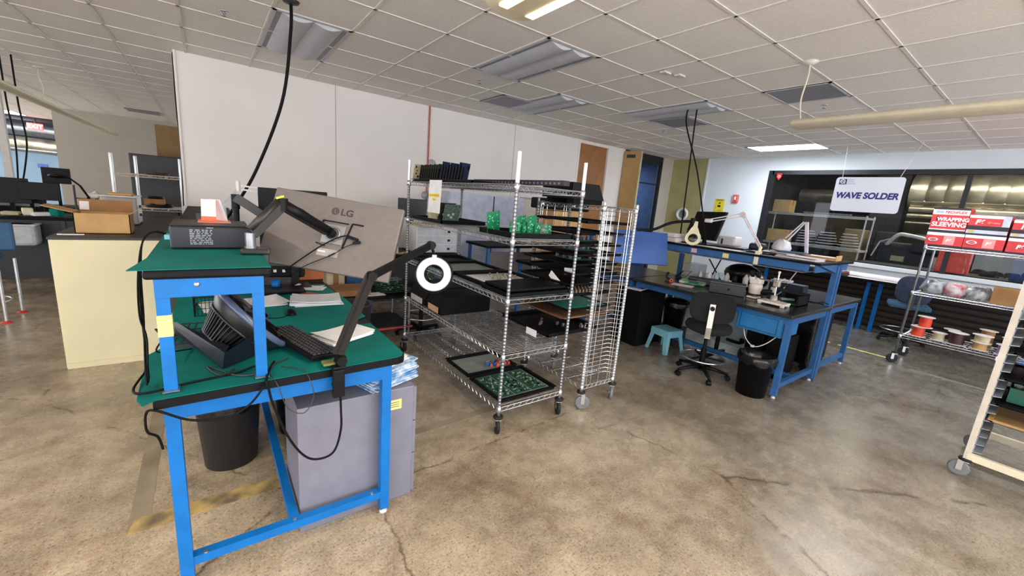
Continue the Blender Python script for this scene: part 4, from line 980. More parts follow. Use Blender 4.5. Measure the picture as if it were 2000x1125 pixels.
tray(2.20, 2.72, 2.235, 2.85, .80, 'brown-edged tray below the teal one in the chrome tray rack', m=mat('brown_tray', (120, 84, 56), .6), lip=.02)
tray(2.06, 2.62, 2.235, 2.85, .675, 'lowest black tray with loose silver parts, pulled out from the chrome tray rack', lip=.03)
for i, (x, y) in enumerate(((2.2, 2.5), (2.23, 2.52), (2.35, 2.45), (2.37, 2.40), (2.5, 2.32), (2.52, 2.34), (2.49, 2.30), (2.53, 2.30), (2.3, 2.6))):
    tag(link('fitting', MB().cyl((x, y, .682), (x + .015, y + .01, .70), .012, n=10).cyl((x, y, .682), (x - .01, y, .69), .008, n=8), chrome), 'loose silver fitting on the lowest pulled-out tray', 'fitting', 'silver fittings on the lowest tray')
for (x, y, z, rz_, rx_, w_, lb) in ((2.045, 2.42, .665, 0, 0, .13, 'white tag on the edge of the lowest pulled-out tray'), (2.235, 2.42, 1.10, 0, R(30), .13, 'white tag hanging at a slant beside the tray rack'), (2.30, 2.32, 1.17, 0, R(-6), .12, 'white tag hanging level beside the tray rack')):
    one('paper_tag', MB().box((x, y, z), (.002, w_, .055), (rx_, 0, rz_)), paper, lb, 'tag')
one('paper_tag', MB().box((2.19, 2.45, .985), (.002, .12, .02)), paper, 'narrow white tag on the edge of the tray of brown parts', 'tag')
for i, (z, a) in enumerate(((1.40, .1), (1.32, .12), (1.24, .1))):
    o = thing('circuit_board', ('topmost', 'middle', 'lowest')[i] + ' green-grey assembly lying in the upper trays of the tray rack', 'circuit board', (2.5, 2.5, z + .008), local=True)
    link('board', MB().bx(-.1, .14, -.12, .14, 0, .003), pcb, o); s = MB()
    for k in range(20):
        p, q_ = random.uniform(-.09, .11), random.uniform(-.1, .12); s.bx(p, p + .02, q_, q_ + .02, .003, .003 + random.uniform(.01, .04))
    link('board_components', s, grey, o)
t = thing('stacked_case', 'long black case on top of the tray rack behind the front post', 'case', (2.6, 2.6, 1.735))
link('case_body', MB().prism([(2.43, 0), (2.82, 0), (2.74, .13), (2.43, .13)], 2.50, 2.88, Matrix(((1, 0, 0, -.02), (0, 0, 1, 0), (0, 1, 0, 1.745), (0, 0, 0, 1)))), blackp, t); link('case_foot', MB().bx(2.45, 2.8, 2.52, 2.6, 1.706, 1.745).bx(2.45, 2.8, 2.78, 2.86, 1.706, 1.745), blacks, t)
# cardboard boxes behind tray rack
t = carton('cardboard_box', 3.55, 4.05, 3.95, 4.35, .9, 1.62, 'large tan carton seen through the tray rack under a black tub', card)
one('black_lid', MB().rb((3.8, 4.15, 1.69), (.62, .5, .14), .02), blackp, 'black plastic tub on the large tan carton behind the tray rack', 'lid')  # lid lying over the large tan carton
t = thing('side_bench', 'black table holding the large tan carton behind the tray rack', 'table', (3.8, 4.15, 0))
link('table_top', MB().rb((3.8, 4.15, .88), (.8, .7, .035), .005), blacks, t)
for x in (3.45, 4.15):
    for y in (3.85, 4.45): link('leg', MB().bx(x - .02, x + .02, y - .02, y + .02, 0, .865), blue2, t)
# ================================================================== behind the centre cart, along the wall
t = thing('tall_cabinet', 'pale lavender two-door cabinet against the white wall behind the centre cart', 'cabinet', (3.6, 5.9, 0))
lav = mat('lavender_panel', (192, 196, 216), .5)
link('cabinet_body', MB().bx(2.9, 4.32, 5.62, 6.2, 0, 1.75), lav, t)
link('cabinet_door', MB().bx(2.91, 3.69, 5.605, 5.62, .05, 1.73), lav, t); link('cabinet_door', MB().bx(3.71, 4.31, 5.605, 5.62, .05, 1.73), lav, t); link('door_gap', MB().bx(3.69, 3.71, 5.60, 5.62, .05, 1.73), greyd, t)
t = thing('partition_panel', 'beige partition panel standing right of the lavender cabinet', 'partition', (4.75, 5.8, 0)); link('panel_face', MB().bx(4.34, 5.2, 5.7, 5.76, 0, 1.74), beigep, t); link('panel_trim', MB().bx(4.70, 4.72, 5.69, 5.7, 0, 1.74).bx(4.34, 5.2, 5.69, 5.77, 1.74, 1.76), chromeD, t)
t = thing('side_table', 'black-topped table with blue leg and taupe side panel behind the tray rack', 'table', (3.55, 4.9, 0))
link('table_top', MB().rb((3.55, 5.0, 1.04), (1.0, .6, .035), .006), blacks, t); link('side_panel', MB().bx(3.14, 4.0, 4.76, 4.78, .1, .96), taupe, t)
for x, y in ((3.1, 4.75), (4.0, 4.75), (3.1, 5.25), (4.0, 5.25)): link('leg', MB().bx(x - .02, x + .02, y - .02, y + .02, 0, 1.02), blue2, t)
t = thing('wall_bench', 'dark bench along the white wall behind the centre cart', 'bench', (2.3, 5.6, 0))
link('worktop', MB().rb((1.95, 5.45, .86), (1.85, .7, .04), .006), blacks, t)
for x in (1.1, 2.8):
    for y in (5.15, 5.75): link('leg', MB().bx(x - .02, x + .02, y - .02, y + .02, 0, .84), blue2, t)
link('back_panel', MB().bx(1.1, 2.8, 5.75, 5.77, .1, .84), greyp, t)
t = thing('monitor', 'small black monitor on the wall bench behind the centre cart', 'monitor', (2.33, 5.6, .88)); link('monitor_shell', MB().rb((2.33, 5.6, 1.47), (.42, .03, .26), .008), blackg, t); link('monitor_stand', MB().bx(2.31, 2.35, 5.6, 5.63, .9, 1.36).rb((2.33, 5.6, .89), (.22, .16, .02), .005), blackp, t)
t = thing('drawer_unit', 'white drawer unit with papers on the wall bench', 'drawer unit', (2.6, 5.4, .88)); link('unit_body', MB().rb((2.55, 5.42, 1.07), (.62, .4, .36), .006), whitep, t)
for i in range(3): k = link('drawer', MB().rb((2.55, 5.215, .95 + .12 * i), (.58, .012, .1), .003), mat('drawer_white', (196, 200, 206), .5), t); link('drawer_pull', MB().bx(2.7, 2.74, 5.205, 5.21, .93 + .12 * i, .96 + .12 * i), blackp, k)
paper_stack(2.45, 5.3, 1.252, .4, .3, .03, .1, 'papers on top of the white drawer unit', tan, 4)
one('rubber_bands', MB().ring((2.0, 5.2, .89), .05, .006).ring((2.1, 5.25, .89), .04, .006), mat('straw', (186, 170, 120), .7), 'straw-coloured loops lying on the wall bench', 'loop')
t = thing('white_fixture', 'white clamp fixture with posts on the wall bench', 'fixture', (1.7, 5.3, .88)); link('fixture_block', MB().rb((1.75, 5.35, 1.02), (.5, .25, .28), .01), beige, t); link('fixture_post', MB().cyl((1.6, 5.25, .88), (1.6, 5.25, 1.3), .01).cyl((1.9, 5.25, .88), (1.9, 5.25, 1.3), .01), chrome, t)
t = thing('pipe', 'thin red conduit running down the white wall', 'pipe', (2.87, 6.33, 1.6)); link('pipe_run', MB().cyl((2.87, 6.335, 1.55), (2.87, 6.335, CZ), .014, n=10), mat('conduit_red', (172, 92, 84), .5), t)
one('alarm_bell', MB().lathe([(.001, .03), (.04, .028), (.07, .01), (.072, 0), (.001, 0)], (2.94, 6.345, 2.16), 24, axis=(0, -1, 0)), mat('bell_grey', (172, 166, 172), .5), 'pale round alarm dome on the wall beside the red conduit', 'alarm')
one('alarm_box', MB().rb((2.86, 6.32, 1.5), (.1, .06, .12), .01).lathe([(.001, .02), (.06, .02), (.06, 0), (.001, 0)], (2.84, 6.335, 1.66), 20, axis=(0, -1, 0)), mat('bell_grey', (172, 166, 172), .5), 'grey pull station at the foot of the red conduit', 'alarm box')
# low trolley with boards left of the cart
t = thing('low_cart', 'low black-topped cart with green board stack between bench and centre cart', 'cart', (1.45, 4.6, 0))
link('cart_top', MB().rb((1.4, 4.65, .52), (.9, .6, .03), .006), blacks, t); link('cart_base', MB().rb((1.4, 4.65, .16), (.9, .6, .03), .006), greyd, t); link('base_edge', MB().bx(.95, 1.85, 4.34, 4.348, .15, .17), redc, t)
for x in (.98, 1.82):
    for y in (4.38, 4.92): link('leg', MB().cyl((x, y, .02), (x, y, .5), .014), chromeD, t)
for i in range(7):
    o = thing('circuit_board', 'green board ' + ORD[i] + ' from the bottom of the stack on the low cart', 'circuit board', (1.66, 4.6, .54 + .022 * i), 'board stack on the low cart', local=True, rz=random.uniform(-.1, .1)); link('board', MB().bx(-.14, .14, -.1, .1, 0, .004), mat('dull_green_pcb', (40, 84, 58), .5, rgb2=(80, 110, 90), scale=40), o); s = MB()
    for k in range(10): a, b = random.uniform(-.13, .11), random.uniform(-.1, .08); s.bx(a, a + .02, b, b + .02, .004, .018)
    link('board_components', s, pcbd, o)
carton('small_carton', 1.02, 1.4, 4.45, 4.8, .537, .60, 'flat tan carton on the low cart', card2)
one('white_sheet', MB().bx(1.3, 1.55, 4.4, 4.55, .538, .541), paper, 'white sheet on the low cart before the board stack', 'paper')
t = thing('tall_bag', 'pale tan carton leaning behind the bench under the big monitor', 'box', (1.2, 5.0, .3)); link('box_body', MB().rb((1.15, 5.05, .5), (.2, .2, .9), .01), tan, t); link('packing_tape', MB().bx(1.12, 1.18, 4.945, 4.949, .2, .94), card2, t)
t = thing('blue_panel', 'blue upright panel standing beside the low cart', 'panel', (1.45, 5.1, 0)); link('panel_face', MB().bx(1.3, 1.6, 5.04, 5.07, 0, .86), blue2, t); link('panel_foot', MB().bx(1.28, 1.62, 4.98, 5.1, 0, .03), greyd, t)
bin_(.98, 3.6, .12, .15, .7, 'dark cylindrical bin standing right behind the near workbench', greyp, None)
t = thing('stool', 'drafting stool with chrome foot ring behind the centre cart', 'stool', (2.0, 4.45, 0))
link('gas_column', MB().cyl((2.0, 4.45, .06), (2.0, 4.45, .62), .025), blackp, t); link('foot_ring', MB().ring((2.0, 4.45, .25), .22, .009, axis=(0, 0, 1)), chrome, t)
link('seat', MB().lathe([(.001, .62), (.2, .62), (.23, .65), (.22, .69), (.001, .7)], (2.0, 4.45, 0)), fabric, t)
for i in range(5): a = i * 2 * PI / 5 + .3; k = link('base_leg', MB().bar((2.0, 4.45, .09), (2.0 + .27 * math.cos(a), 4.45 + .27 * math.sin(a), .075), .03, .03), blackp, t); link('wheel', MB().cyl((2.0 + .27 * math.cos(a) - .015, 4.45 + .27 * math.sin(a), .03), (2.0 + .27 * math.cos(a) + .015, 4.45 + .27 * math.sin(a), .03), .03), blackp, k)
for i in range(3): a = i * 2 * PI / 3; link('ring_spoke', MB().cyl((2.0, 4.45, .25), (2.0 + .22 * math.cos(a), 4.45 + .22 * math.sin(a), .25), .007), blackp, t)
# ================================================================== back-to-back benches on the right
def blue_bench(x0, x1, y0, y1, label, front=None):
    t = thing('workbench', label, 'workbench', ((x0 + x1) / 2, (y0 + y1) / 2, 0))
    for x in (x0 + .10, x1 - .025):
        for y in (y0 + .045, y1 - .045): bench_leg(t, x, y, .80, .05, blue2)
    link('apron', MB().bx(x0 + .09, x1 - .02, y0 + .03, y0 + .05, .75, .824).bx(x0 + .09, x1 - .02, y1 - .05, y1 - .03, .75, .824).bx(x0 + .08, x0 + .10, y0 + .03, y1 - .03, .75, .824).bx(x1 - .03, x1 - .01, y0 + .03, y1 - .03, .75, .824), blue2, t)
    k = MB().bx(x0 + .12, x1 - .05, y0 + .03, y0 + .07, .10, .15).bx(x0 + .12, x1 - .05, y1 - .07, y1 - .03, .10, .15)
    if x0 < 5: k.bx((x0 + x1) / 2 - .02, (x0 + x1) / 2 + .02, y0 + .07, y1 - .07, .10, .15)
    link('stretcher', k, blue2, t)
    link('worktop', MB().rb(((x0 + x1) / 2, (y0 + y1) / 2, .842), (x1 - x0, y1 - y0, .035), .006), mat('worktop_slate', (40, 40, 42), .22, var=.1), t)
    return t


blue_bench(4.28, 5.33, 1.38, 3.2, 'blue bench with black top holding the microscope, end facing the camera')
t = blue_bench(4.28, 5.33, 3.22, 5.04, 'blue bench with black top further back, under the blue screen')
blue_bench(5.40, 6.42, 1.40, 3.2, 'blue bench with grey-looking top behind the microscope bench')
t = thing('drawer', 'blue metal drawer hanging under the right end of the microscope bench', 'drawer', (4.6, 1.65, .6))
link('drawer_body', MB().bx(4.37, 4.75, 1.47, 1.90, .60, .80), blue_d, t); link('drawer_front', MB().rb((4.362, 1.685, .70), (.012, .41, .17), .003), blue_d, t)
link('drawer_reveal', MB().bx(4.353, 4.357, 1.51, 1.86, .625, .63).bx(4.353, 4.357, 1.51, 1.86, .77, .775).bx(4.353, 4.357, 1.51, 1.515, .625, .775).bx(4.353, 4.357, 1.855, 1.86, .625, .775), mat('dark_blue_line', (18, 60, 100), .5), t)
t = thing('raised_shelf', 'long blue raised shelf with black top above the middle of the benches', 'shelf', (5.25, 2.3, .86))
for x, y in ((5.29, 1.42), (5.37, 1.42), (5.29, 3.18), (5.29, 4.9)): link('shelf_post', MB().bx(x - .025, x + .025, y - .025, y + .025, 0.01 if x > 5.3 else .862, 1.30), blue2, t)
link('shelf_board', MB().rb((5.25, 2.42, 1.322), (1.0, 2.04, .024), .004), blacks, t)
link('shelf_apron', MB().bx(4.77, 4.785, 1.5, 3.4, 1.235, 1.31).bx(4.77, 5.72, 1.44, 1.455, 1.235, 1.31), blue2, t)
link('lower_ledge', MB().bx(4.79, 5.70, 1.55, 3.4, 1.215, 1.225), chromeD, t)
link('bracket', MB().prism([(4.79, 0), (5.27, 0), (5.27, -.09)], 1.41, 1.43, Matrix(((1, 0, 0, 0), (0, 0, 1, 0), (0, 1, 0, 1.31), (0, 0, 0, 1)))), blue2, t)
for y, z, m_ in ((2.72, 1.275, mat('pink_label', (222, 172, 176), .6)), (2.33, 1.27, yel2)):
    link('edge_label', MB().bx(4.766, 4.7695, y - .035, y + .035, z - .025, z + .025), m_, t)
# chair
t = thing('swivel_chair', 'black drafting chair seen from behind with silver back bracket at the microscope bench', 'chair', (4.22, 2.10, 0), local=True, rz=math.atan2(.47, .88))
link('seat', MB().lathe([(.001, .50), (.19, .50), (.225, .52), (.235, .55), (.22, .585), (.001, .60)], (.02, 0, 0), 32), fabric, t)
s = MB(); n = 24; rows = []
for j, (dx, k) in enumerate(((-.03, .9), (-.045, 1), (-.015, 1.0), (.0, .9))):
    rows.append([(-.20 + dx + .03 * (abs(math.cos(a)) ** 2) * 1.2, .21 * k * (abs(math.cos(a)) ** .55) * (1 if math.cos(a) > 0 else -1), .80 + .15 * k * (abs(math.sin(a)) ** .55) * (1 if math.sin(a) > 0 else -1)) for a in [2 * PI * i / n for i in range(n)]])
vs_ = [p for r_ in rows for p in r_]
s.add(vs_, [(i * n + k, i * n + (k + 1) % n, (i + 1) * n + (k + 1) % n, (i + 1) * n + k) for i in range(3) for k in range(n)] + [list(range(n))[::-1], list(range(3 * n, 4 * n))], True)
link('backrest', s, fabric, t)
k = link('back_bracket', MB().bar((-.25, 0, .84), (-.27, 0, .60), .05, .006, (1, 0, 0)).bar((-.27, 0, .60), (-.25, 0, .49), .05, .006, (1, 0, 0)).bar((-.255, 0, .488), (-.02, 0, .488), .006, .05, (0, 1, 0)), mat('bracket_steel', (196, 190, 180), .3, metal=.6), t)
link('bracket_knob', MB().cyl((-.25, 0, .80), (-.285, 0, .80), .022), blackp, k)
link('gas_column', MB().cyl((0, 0, .06), (0, 0, .30), .03).cyl((0, 0, .30), (0, 0, .49), .017).rb((0, 0, .485), (.16, .14, .03), .005), blackp, t)
k = link('foot_ring', MB().ring((0, 0, .21), .215, .0095, 40, 8, (0, 0, 1)), chrome, t)
for i in range(3): a = i * 2 * PI / 3 + .4; link('ring_spoke', MB().bar((0, 0, .21), (.21 * math.cos(a), .21 * math.sin(a), .21), .025, .012), blackp, k)
for i in range(5):
    a = i * 2 * PI / 5 + .62 - math.atan2(.47, .88) + 2.1; cx, cy = .27 * math.cos(a), .27 * math.sin(a)
    k = link('base_leg', MB().tube([(0, 0, .10), (cx * .5, cy * .5, .095), (cx, cy, .07)], [.026, .02, .015], 8), blackp, t)
    link('caster_wheel', MB().cyl((cx - .02 * math.sin(a), cy + .02 * math.cos(a), .028), (cx + .02 * math.sin(a), cy - .02 * math.cos(a), .028), .028, n=16), blackp, k)
link('lever', MB().cyl((.05, -.05, .48), (.12, -.22, .47), .006).cyl((.05, .05, .48), (.12, .25, .47), .005), blackp, t)
t = thing('swivel_chair', 'second drafting chair pushed under the microscope bench, only its base showing', 'chair', (4.95, 2.32, 0), local=True)
link('armrest_frame', MB().tube([(-.1, -.15, .30), (.0, -.2, .27), (.1, -.22, .25), (.16, -.2, .28)], .02, 8, smooth_path=4), blackp, t); link('caster_wheel', MB().cyl((.14, -.22, .26), (.18, -.2, .26), .03), blackp, t); link('gas_column', MB().cyl((0, 0, .05), (0, 0, .3), .025).bar((-.25, 0, .06), (.2, 0, .06), .04, .03), blackp, t)
# blue step stool
t = thing('step_stool', 'small light blue plastic stool on the floor beside the black cabinet', 'stool', (4.57, 2.78, 0), local=True, rz=R(-8))
H_ = .285
s = MB(); a, b = .125, .165
for sx, sy in ((-1, -1), (1, -1), (1, 1), (-1, 1)):
    for (ux, uy, vx, vy) in ((sx * a, sy * a, sx * b, sy * b),):
        s.add([(ux, uy, H_ - .03), (ux - sx * .06, uy, H_ - .03), (ux - sx * .06, uy - sy * .008, H_ - .03), (ux - sx * .01, uy - sy * .01, H_ - .03), (ux - sx * .01, uy - sy * .06, H_ - .03), (ux, uy - sy * .06, H_ - .03),
               (vx, vy, 0), (vx - sx * .045, vy, 0), (vx - sx * .045, vy - sy * .01, 0), (vx - sx * .012, vy - sy * .012, 0), (vx - sx * .012, vy - sy * .045, 0), (vx, vy - sy * .045, 0)],
              [(i, (i + 1) % 6, 6 + (i + 1) % 6, 6 + i) for i in range(6)] + [(0, 5, 4, 3, 2, 1), (6, 7, 8, 9, 10, 11)])
link('stool_legs', s, teal, t); link('stool_top', MB().rb((0, 0, H_ - .012), (.27, .27, .026), .01), teal, t)
link('top_skirt', MB().bx(-.132, .132, -.134, -.126, H_ - .085, H_ - .02).bx(-.132, .132, .126, .134, H_ - .085, H_ - .02).bx(-.134, -.126, -.132, .132, H_ - .085, H_ - .02).bx(.126, .134, -.132, .132, H_ - .085, H_ - .02), teal, t)
t = thing('floor_cabinet', 'plain black floor cabinet under the left part of the benches', 'cabinet', (4.5, 3.2, 0))
link('cabinet_body', MB().rb((4.52, 3.2, .36), (.50, .40, .70), .006), blacks, t); link('cabinet_plinth', MB().bx(4.29, 4.75, 3.02, 3.38, 0, .012), blackp, t)
paper_stack(4.42, 3.2, .712, .26, .2, .012, .2, 'papers lying on the black floor cabinet under the bench', n=4)
bin_(5.0, 2.98, .12, .15, .36, 'small black bin under the bench behind the blue stool', blackp, bag, z=.20)
one('bin_support', MB().bx(4.85, 5.15, 2.85, 3.12, 0, .198), greyd, 'dark block under the small black bin beneath the bench', 'block')
bin_(4.36, 1.62, .13, .155, .41, 'black waste bin with black bag at the end leg of the microscope bench', blackp, bag).location = (4.28, 1.60, 0)
one('white_panel', MB().rb((5.26, 2.55, .40), (.02, 1.25, .55), .003), mat('cool_white_panel', (170, 180, 186), .5), 'pale panel standing at the back beneath the microscope bench', 'panel')
for i, (x, y, lb) in enumerate(((5.08, 1.68, 'black computer tower under the end of the microscope bench'), (5.08, 1.9, 'second black tower under the microscope bench, further in'))):
    t = thing('computer_tower', lb, 'computer', (x, y, 0)); link('case', MB().rb((x, y, .27), (.36, .18, .44), .006), blacks, t); link('front_panel', MB().rb((x - .185, y, .27), (.012, .17, .42), .004), blackg, t); link('case_feet', MB().bx(x - .15, x + .15, y - .07, y + .07, 0, .05), blackp, t)
t = thing('black_cart', 'black draped cart under the rear bench by its end legs', 'cart', (5.95, 1.8, 0)); link('cart_body', MB().rb((5.85, 1.8, .42), (.6, .5, .68), .02), bag, t); link('cart_wheel', MB().cyl((5.6, 1.6, .04), (5.64, 1.6, .04), .04).cyl((6.1, 1.6, .04), (6.14, 1.6, .04), .04), blackp, t)
cord('white_cable', [(4.45, 1.85, .60), (4.42, 1.8, .5), (4.4, 1.7, .44), (4.42, 1.6, .50), (4.5, 1.52, .62)], .005, 'white cable looping below the blue drawer', whitep)
one('cable_clip', MB().rb((4.4, 1.71, .44), (.03, .03, .02), .004), whitep, 'white plastic clip on the cable loop below the drawer', 'clip')
# microscope etc. on bench
BZ = .861
t = thing('microscope', 'ivory stereo microscope with black eyepieces at the right end of the bench', 'microscope', (4.78, 1.95, BZ))
mxx, my = 4.78, 1.95
link('microscope_base', MB().rb((mxx - .0, my, BZ + .012), (.13, .10, .022), .008), scopew, t)
link('microscope_body', MB().lathe([(.001, .05), (.055, .05), (.062, .06), (.062, .085), (.066, .09), (.066, .145), (.055, .16), (.001, .165)], (mxx, my, BZ), 24), scopew, t)
link('objective', MB().cyl((mxx, my, BZ + .025), (mxx, my, BZ + .05), .04), greyd, t)
link('microscope_head', MB().rb((mxx + .0, my + .0, BZ + .19), (.11, .12, .07), .02).ball((mxx - .02, my + .04, BZ + .215), .04).ball((mxx - .02, my - .03, BZ + .215), .04), scopew, t)
for dy in (.035, -.03): k = link('eyepiece', MB().cyl((mxx - .03, my + dy, BZ + .225), (mxx - .06, my + dy + .0, BZ + .275), .02), blackp, t); link('eyecup', MB().cyl((mxx - .055, my + dy, BZ + .265), (mxx - .068, my + dy, BZ + .29), .026), rubber, k)
link('focus_knob', MB().cyl((mxx + .02, my - .06, BZ + .08), (mxx + .02, my - .12, BZ + .08), .03).cyl((mxx + .02, my + .06, BZ + .08), (mxx + .02, my + .10, BZ + .08), .022), blackp, t)
t = thing('bottle', 'small grey bottle left of the microscope on the bench', 'bottle', (4.7, 2.05, BZ)); link('bottle_body', MB().lathe([(.001, 0), (.026, 0), (.028, .01), (.028, .06), (.014, .075), (.012, .09), (.001, .09)], (4.7, 2.05, BZ)), grey, t); link('bottle_cap', MB().cyl((4.7, 2.05, BZ + .09), (4.7, 2.05, BZ + .105), .014), whitep, t)
t = thing('boom_stand', 'grey-ivory boom stand with chrome post on a flat footed base', 'stand', (4.62, 1.69, BZ))
link('stand_base', MB().rb((4.63, 1.69, BZ + .026), (.17, .25, .022), .004).bx(4.555, 4.585, 1.57, 1.60, BZ, BZ + .02).bx(4.555, 4.585, 1.78, 1.81, BZ, BZ + .02).bx(4.68, 4.71, 1.57, 1.6, BZ, BZ + .02).bx(4.68, 4.71, 1.78, 1.81, BZ, BZ + .02), scopew, t)
link('post_foot', MB().prism([(-.045, -.045), (.045, -.045), (.045, .045), (-.045, .045)], 0, .012, Matrix.Translation((4.64, 1.70, BZ + .037))).lathe([(.035, 0), (.028, .05), (.001, .05)], (4.64, 1.70, BZ + .045), 16), mat('warm_grey_metal', (170, 160, 150), .4, metal=.2), t)
link('post', MB().cyl((4.64, 1.70, BZ + .06), (4.64, 1.70, BZ + .33), .0095), chrome, t)
link('post_cap', MB().ball((4.64, 1.70, BZ + .335), .014), whitep, t)
link('boom_clamp', MB().rb((4.64, 1.70, BZ + .22), (.05, .06, .07), .01).rb((4.64, 1.72, BZ + .15), (.045, .05, .06), .012).cyl((4.60, 1.70, BZ + .24), (4.70, 1.66, BZ + .27), .01), mat('warm_grey_metal', (170, 160, 150), .4, metal=.2), t)
link('boom_arm', MB().cyl((4.64, 1.74, BZ + .235), (4.74, 1.92, BZ + .225), .009), chrome, t)
link('clamp_knob', MB().cyl((4.62, 1.72, BZ + .13), (4.60, 1.80, BZ + .12), .022).cyl((4.67, 1.66, BZ + .21), (4.69, 1.61, BZ + .22), .016), blackp, t)
t = thing('power_box', 'open black instrument box with green board behind the boom stand', 'instrument', (4.95, 1.62, BZ))
link('box_shell', MB().bx(4.80, 5.08, 1.53, 1.545, BZ, BZ + .11).bx(5.06, 5.08, 1.53, 1.75, BZ, BZ + .11).bx(4.80, 5.08, 1.53, 1.75, BZ, BZ + .01).box((4.93, 1.66, BZ + .125), (.3, .26, .008), (0, R(3), 0)), blackp, t); link('box_board', MB().bx(4.82, 5.05, 1.56, 1.73, BZ + .012, BZ + .018), pcb, t); link('box_block', MB().rb((4.87, 1.66, BZ + .05), (.14, .04, .025), .004, (0, 0, R(-40))), grey, t)
cord('black_cable', [(5.08, 1.58, .90), (5.15, 1.5, .885), (5.22, 1.45, .90), (5.28, 1.40, .88)], .005, 'black cable from the instrument box to the blue post')
t = thing('tool_case', 'dark grey box lying on the bench above the chair back', 'box', (4.68, 2.20, BZ), local=True, rz=R(-66)); link('case_body', MB().rb((0, 0, .055), (.36, .17, .11), .006), greyp, t); link('case_lid', MB().rb((0, 0, .118), (.362, .172, .014), .004), mat('grey_lid', (78, 78, 82), .5), t); link('case_clasp', MB().ball((.02, -.088, .06), .012), blackg, t)
t = thing('tool_case', 'longer dark grey case behind the box on the bench', 'box', (4.95, 2.60, BZ), local=True, rz=R(-60)); link('case_body', MB().rb((0, 0, .04), (.40, .14, .08), .012), greyp, t); link('case_vent', MB().bx(-.19, -.1, -.072, -.07, .02, .06), blackp, t)
one('tape_roll', MB().lathe([(.04, 0), (.055, 0), (.055, .045), (.04, .045), (.04, 0)], (4.95, 2.32, BZ)), tealb, 'teal tape roll on the bench behind the grey boxes', 'tape roll')
one('instruction_sheet', MB().box((4.55, 2.66, BZ + .002), (.17, .24, .002), (0, 0, R(18))), paperp, 'pinkish white sheet lying flat near the front edge of the bench', 'paper')
t = thing('parts_bag', 'white and green plastic bag lying on the bench behind the pinkish sheet', 'bag', (4.78, 2.72, BZ)); link('bag_body', MB().rb((4.80, 2.68, BZ + .02), (.2, .3, .04), .018, (0, 0, R(20))), mat('white_green_bag', (206, 212, 204), .35, rgb2=(70, 140, 100), scale=9), t); link('bag_print', MB().rb((4.72, 2.62, BZ + .035), (.08, .1, .015), .006), mat('bag_green', (20, 116, 84), .4), t)
one('clear_box', MB().bx(5.0, 5.2, 2.75, 2.95, BZ, BZ + .22), clear, 'hazy clear plastic box beneath the raised shelf', 'box')
t = thing('hand_tool', 'black tool with an orange ring on the bench left of the pinkish sheet', 'tool', (4.62, 2.95, BZ)); link('tool_handle', MB().tube([(4.6, 2.85, BZ + .02), (4.72, 3.0, BZ + .03), (4.9, 3.1, BZ + .06)], .016, 8, smooth_path=4), blackp, t); link('tool_ring', MB().ring((4.58, 2.84, BZ + .02), .016, .007, axis=(1, .6, 0)), orange, t)
one('black_tool_frame', MB().tube([(5.0, 3.05, BZ + .01), (5.1, 3.0, BZ + .1), (5.15, 2.92, BZ + .1), (5.05, 2.95, BZ + .01)], .01, 6, closed=True), blackp, 'black open frame leaning on the bench under the raised shelf', 'frame')
for i in range(6):
    o = tag(link('wash_bottle', MB().lathe([(.001, 0), (.03, 0), (.03, .1 + .01 * i), (.012, .14 + .01 * i), (.001, .15 + .01 * i)], (5.08 + .03 * (i % 2), 2.76 - .11 * i, BZ)), [whitep, paper, mat('pale_blue_plastic', (178, 206, 216), .4), whitep, blackp, whitep][i]),
            ['white bottle at the left of the row under the raised shelf', 'taller white bottle beside the clear box', 'pale blue bottle in the row under the raised shelf', 'white bottle right of the pale blue one', 'black bottle in the row under the raised shelf', 'white bottle at the right end of the row under the raised shelf'][i], 'bottle', 'bottles under the raised shelf')
t = thing('jacket', 'black jacket bundled on the bench under the raised shelf', 'jacket', (5.4, 2.4, .86)); link('jacket_body', MB().ball((5.55, 2.45, 1.0), .16, 16, (.8, 1.5, .85)).ball((5.5, 2.25, .95), .11, 12, (.9, 1.2, .8)), bag, t)
t = thing('black_stand', 'black X-shaped stand under the raised shelf', 'stand', (5.1, 2.62, BZ)); link('stand_bars', MB().bar((5.2, 2.7, BZ), (5.2, 2.58, 1.2), .012, .012).bar((5.2, 2.5, BZ), (5.2, 2.74, 1.16), .012, .012), blackp, t)
for i, (y, lb) in enumerate(((2.0, 'dark blue bin behind the microscope'), (1.8, 'navy bin right of the dark blue bin behind the boom stand'))):
    one('blue_bin', MB().bx(5.45, 5.6, y - .08, y + .08, .862, 1.0), mat('navy_bin', (20, 36, 56), .5), lb, 'bin')
paper_stack(5.52, 1.98, 1.003, .2, .2, .01, .2, 'white papers on top of the dark blue bins', n=3)
cord('white_cable', [(5.2, 1.72, 1.22), (5.15, 1.76, 1.1), (5.2, 1.85, .92), (5.2, 1.9, .875)], .006, 'pale cable hanging from the raised shelf to the bench', whitep)
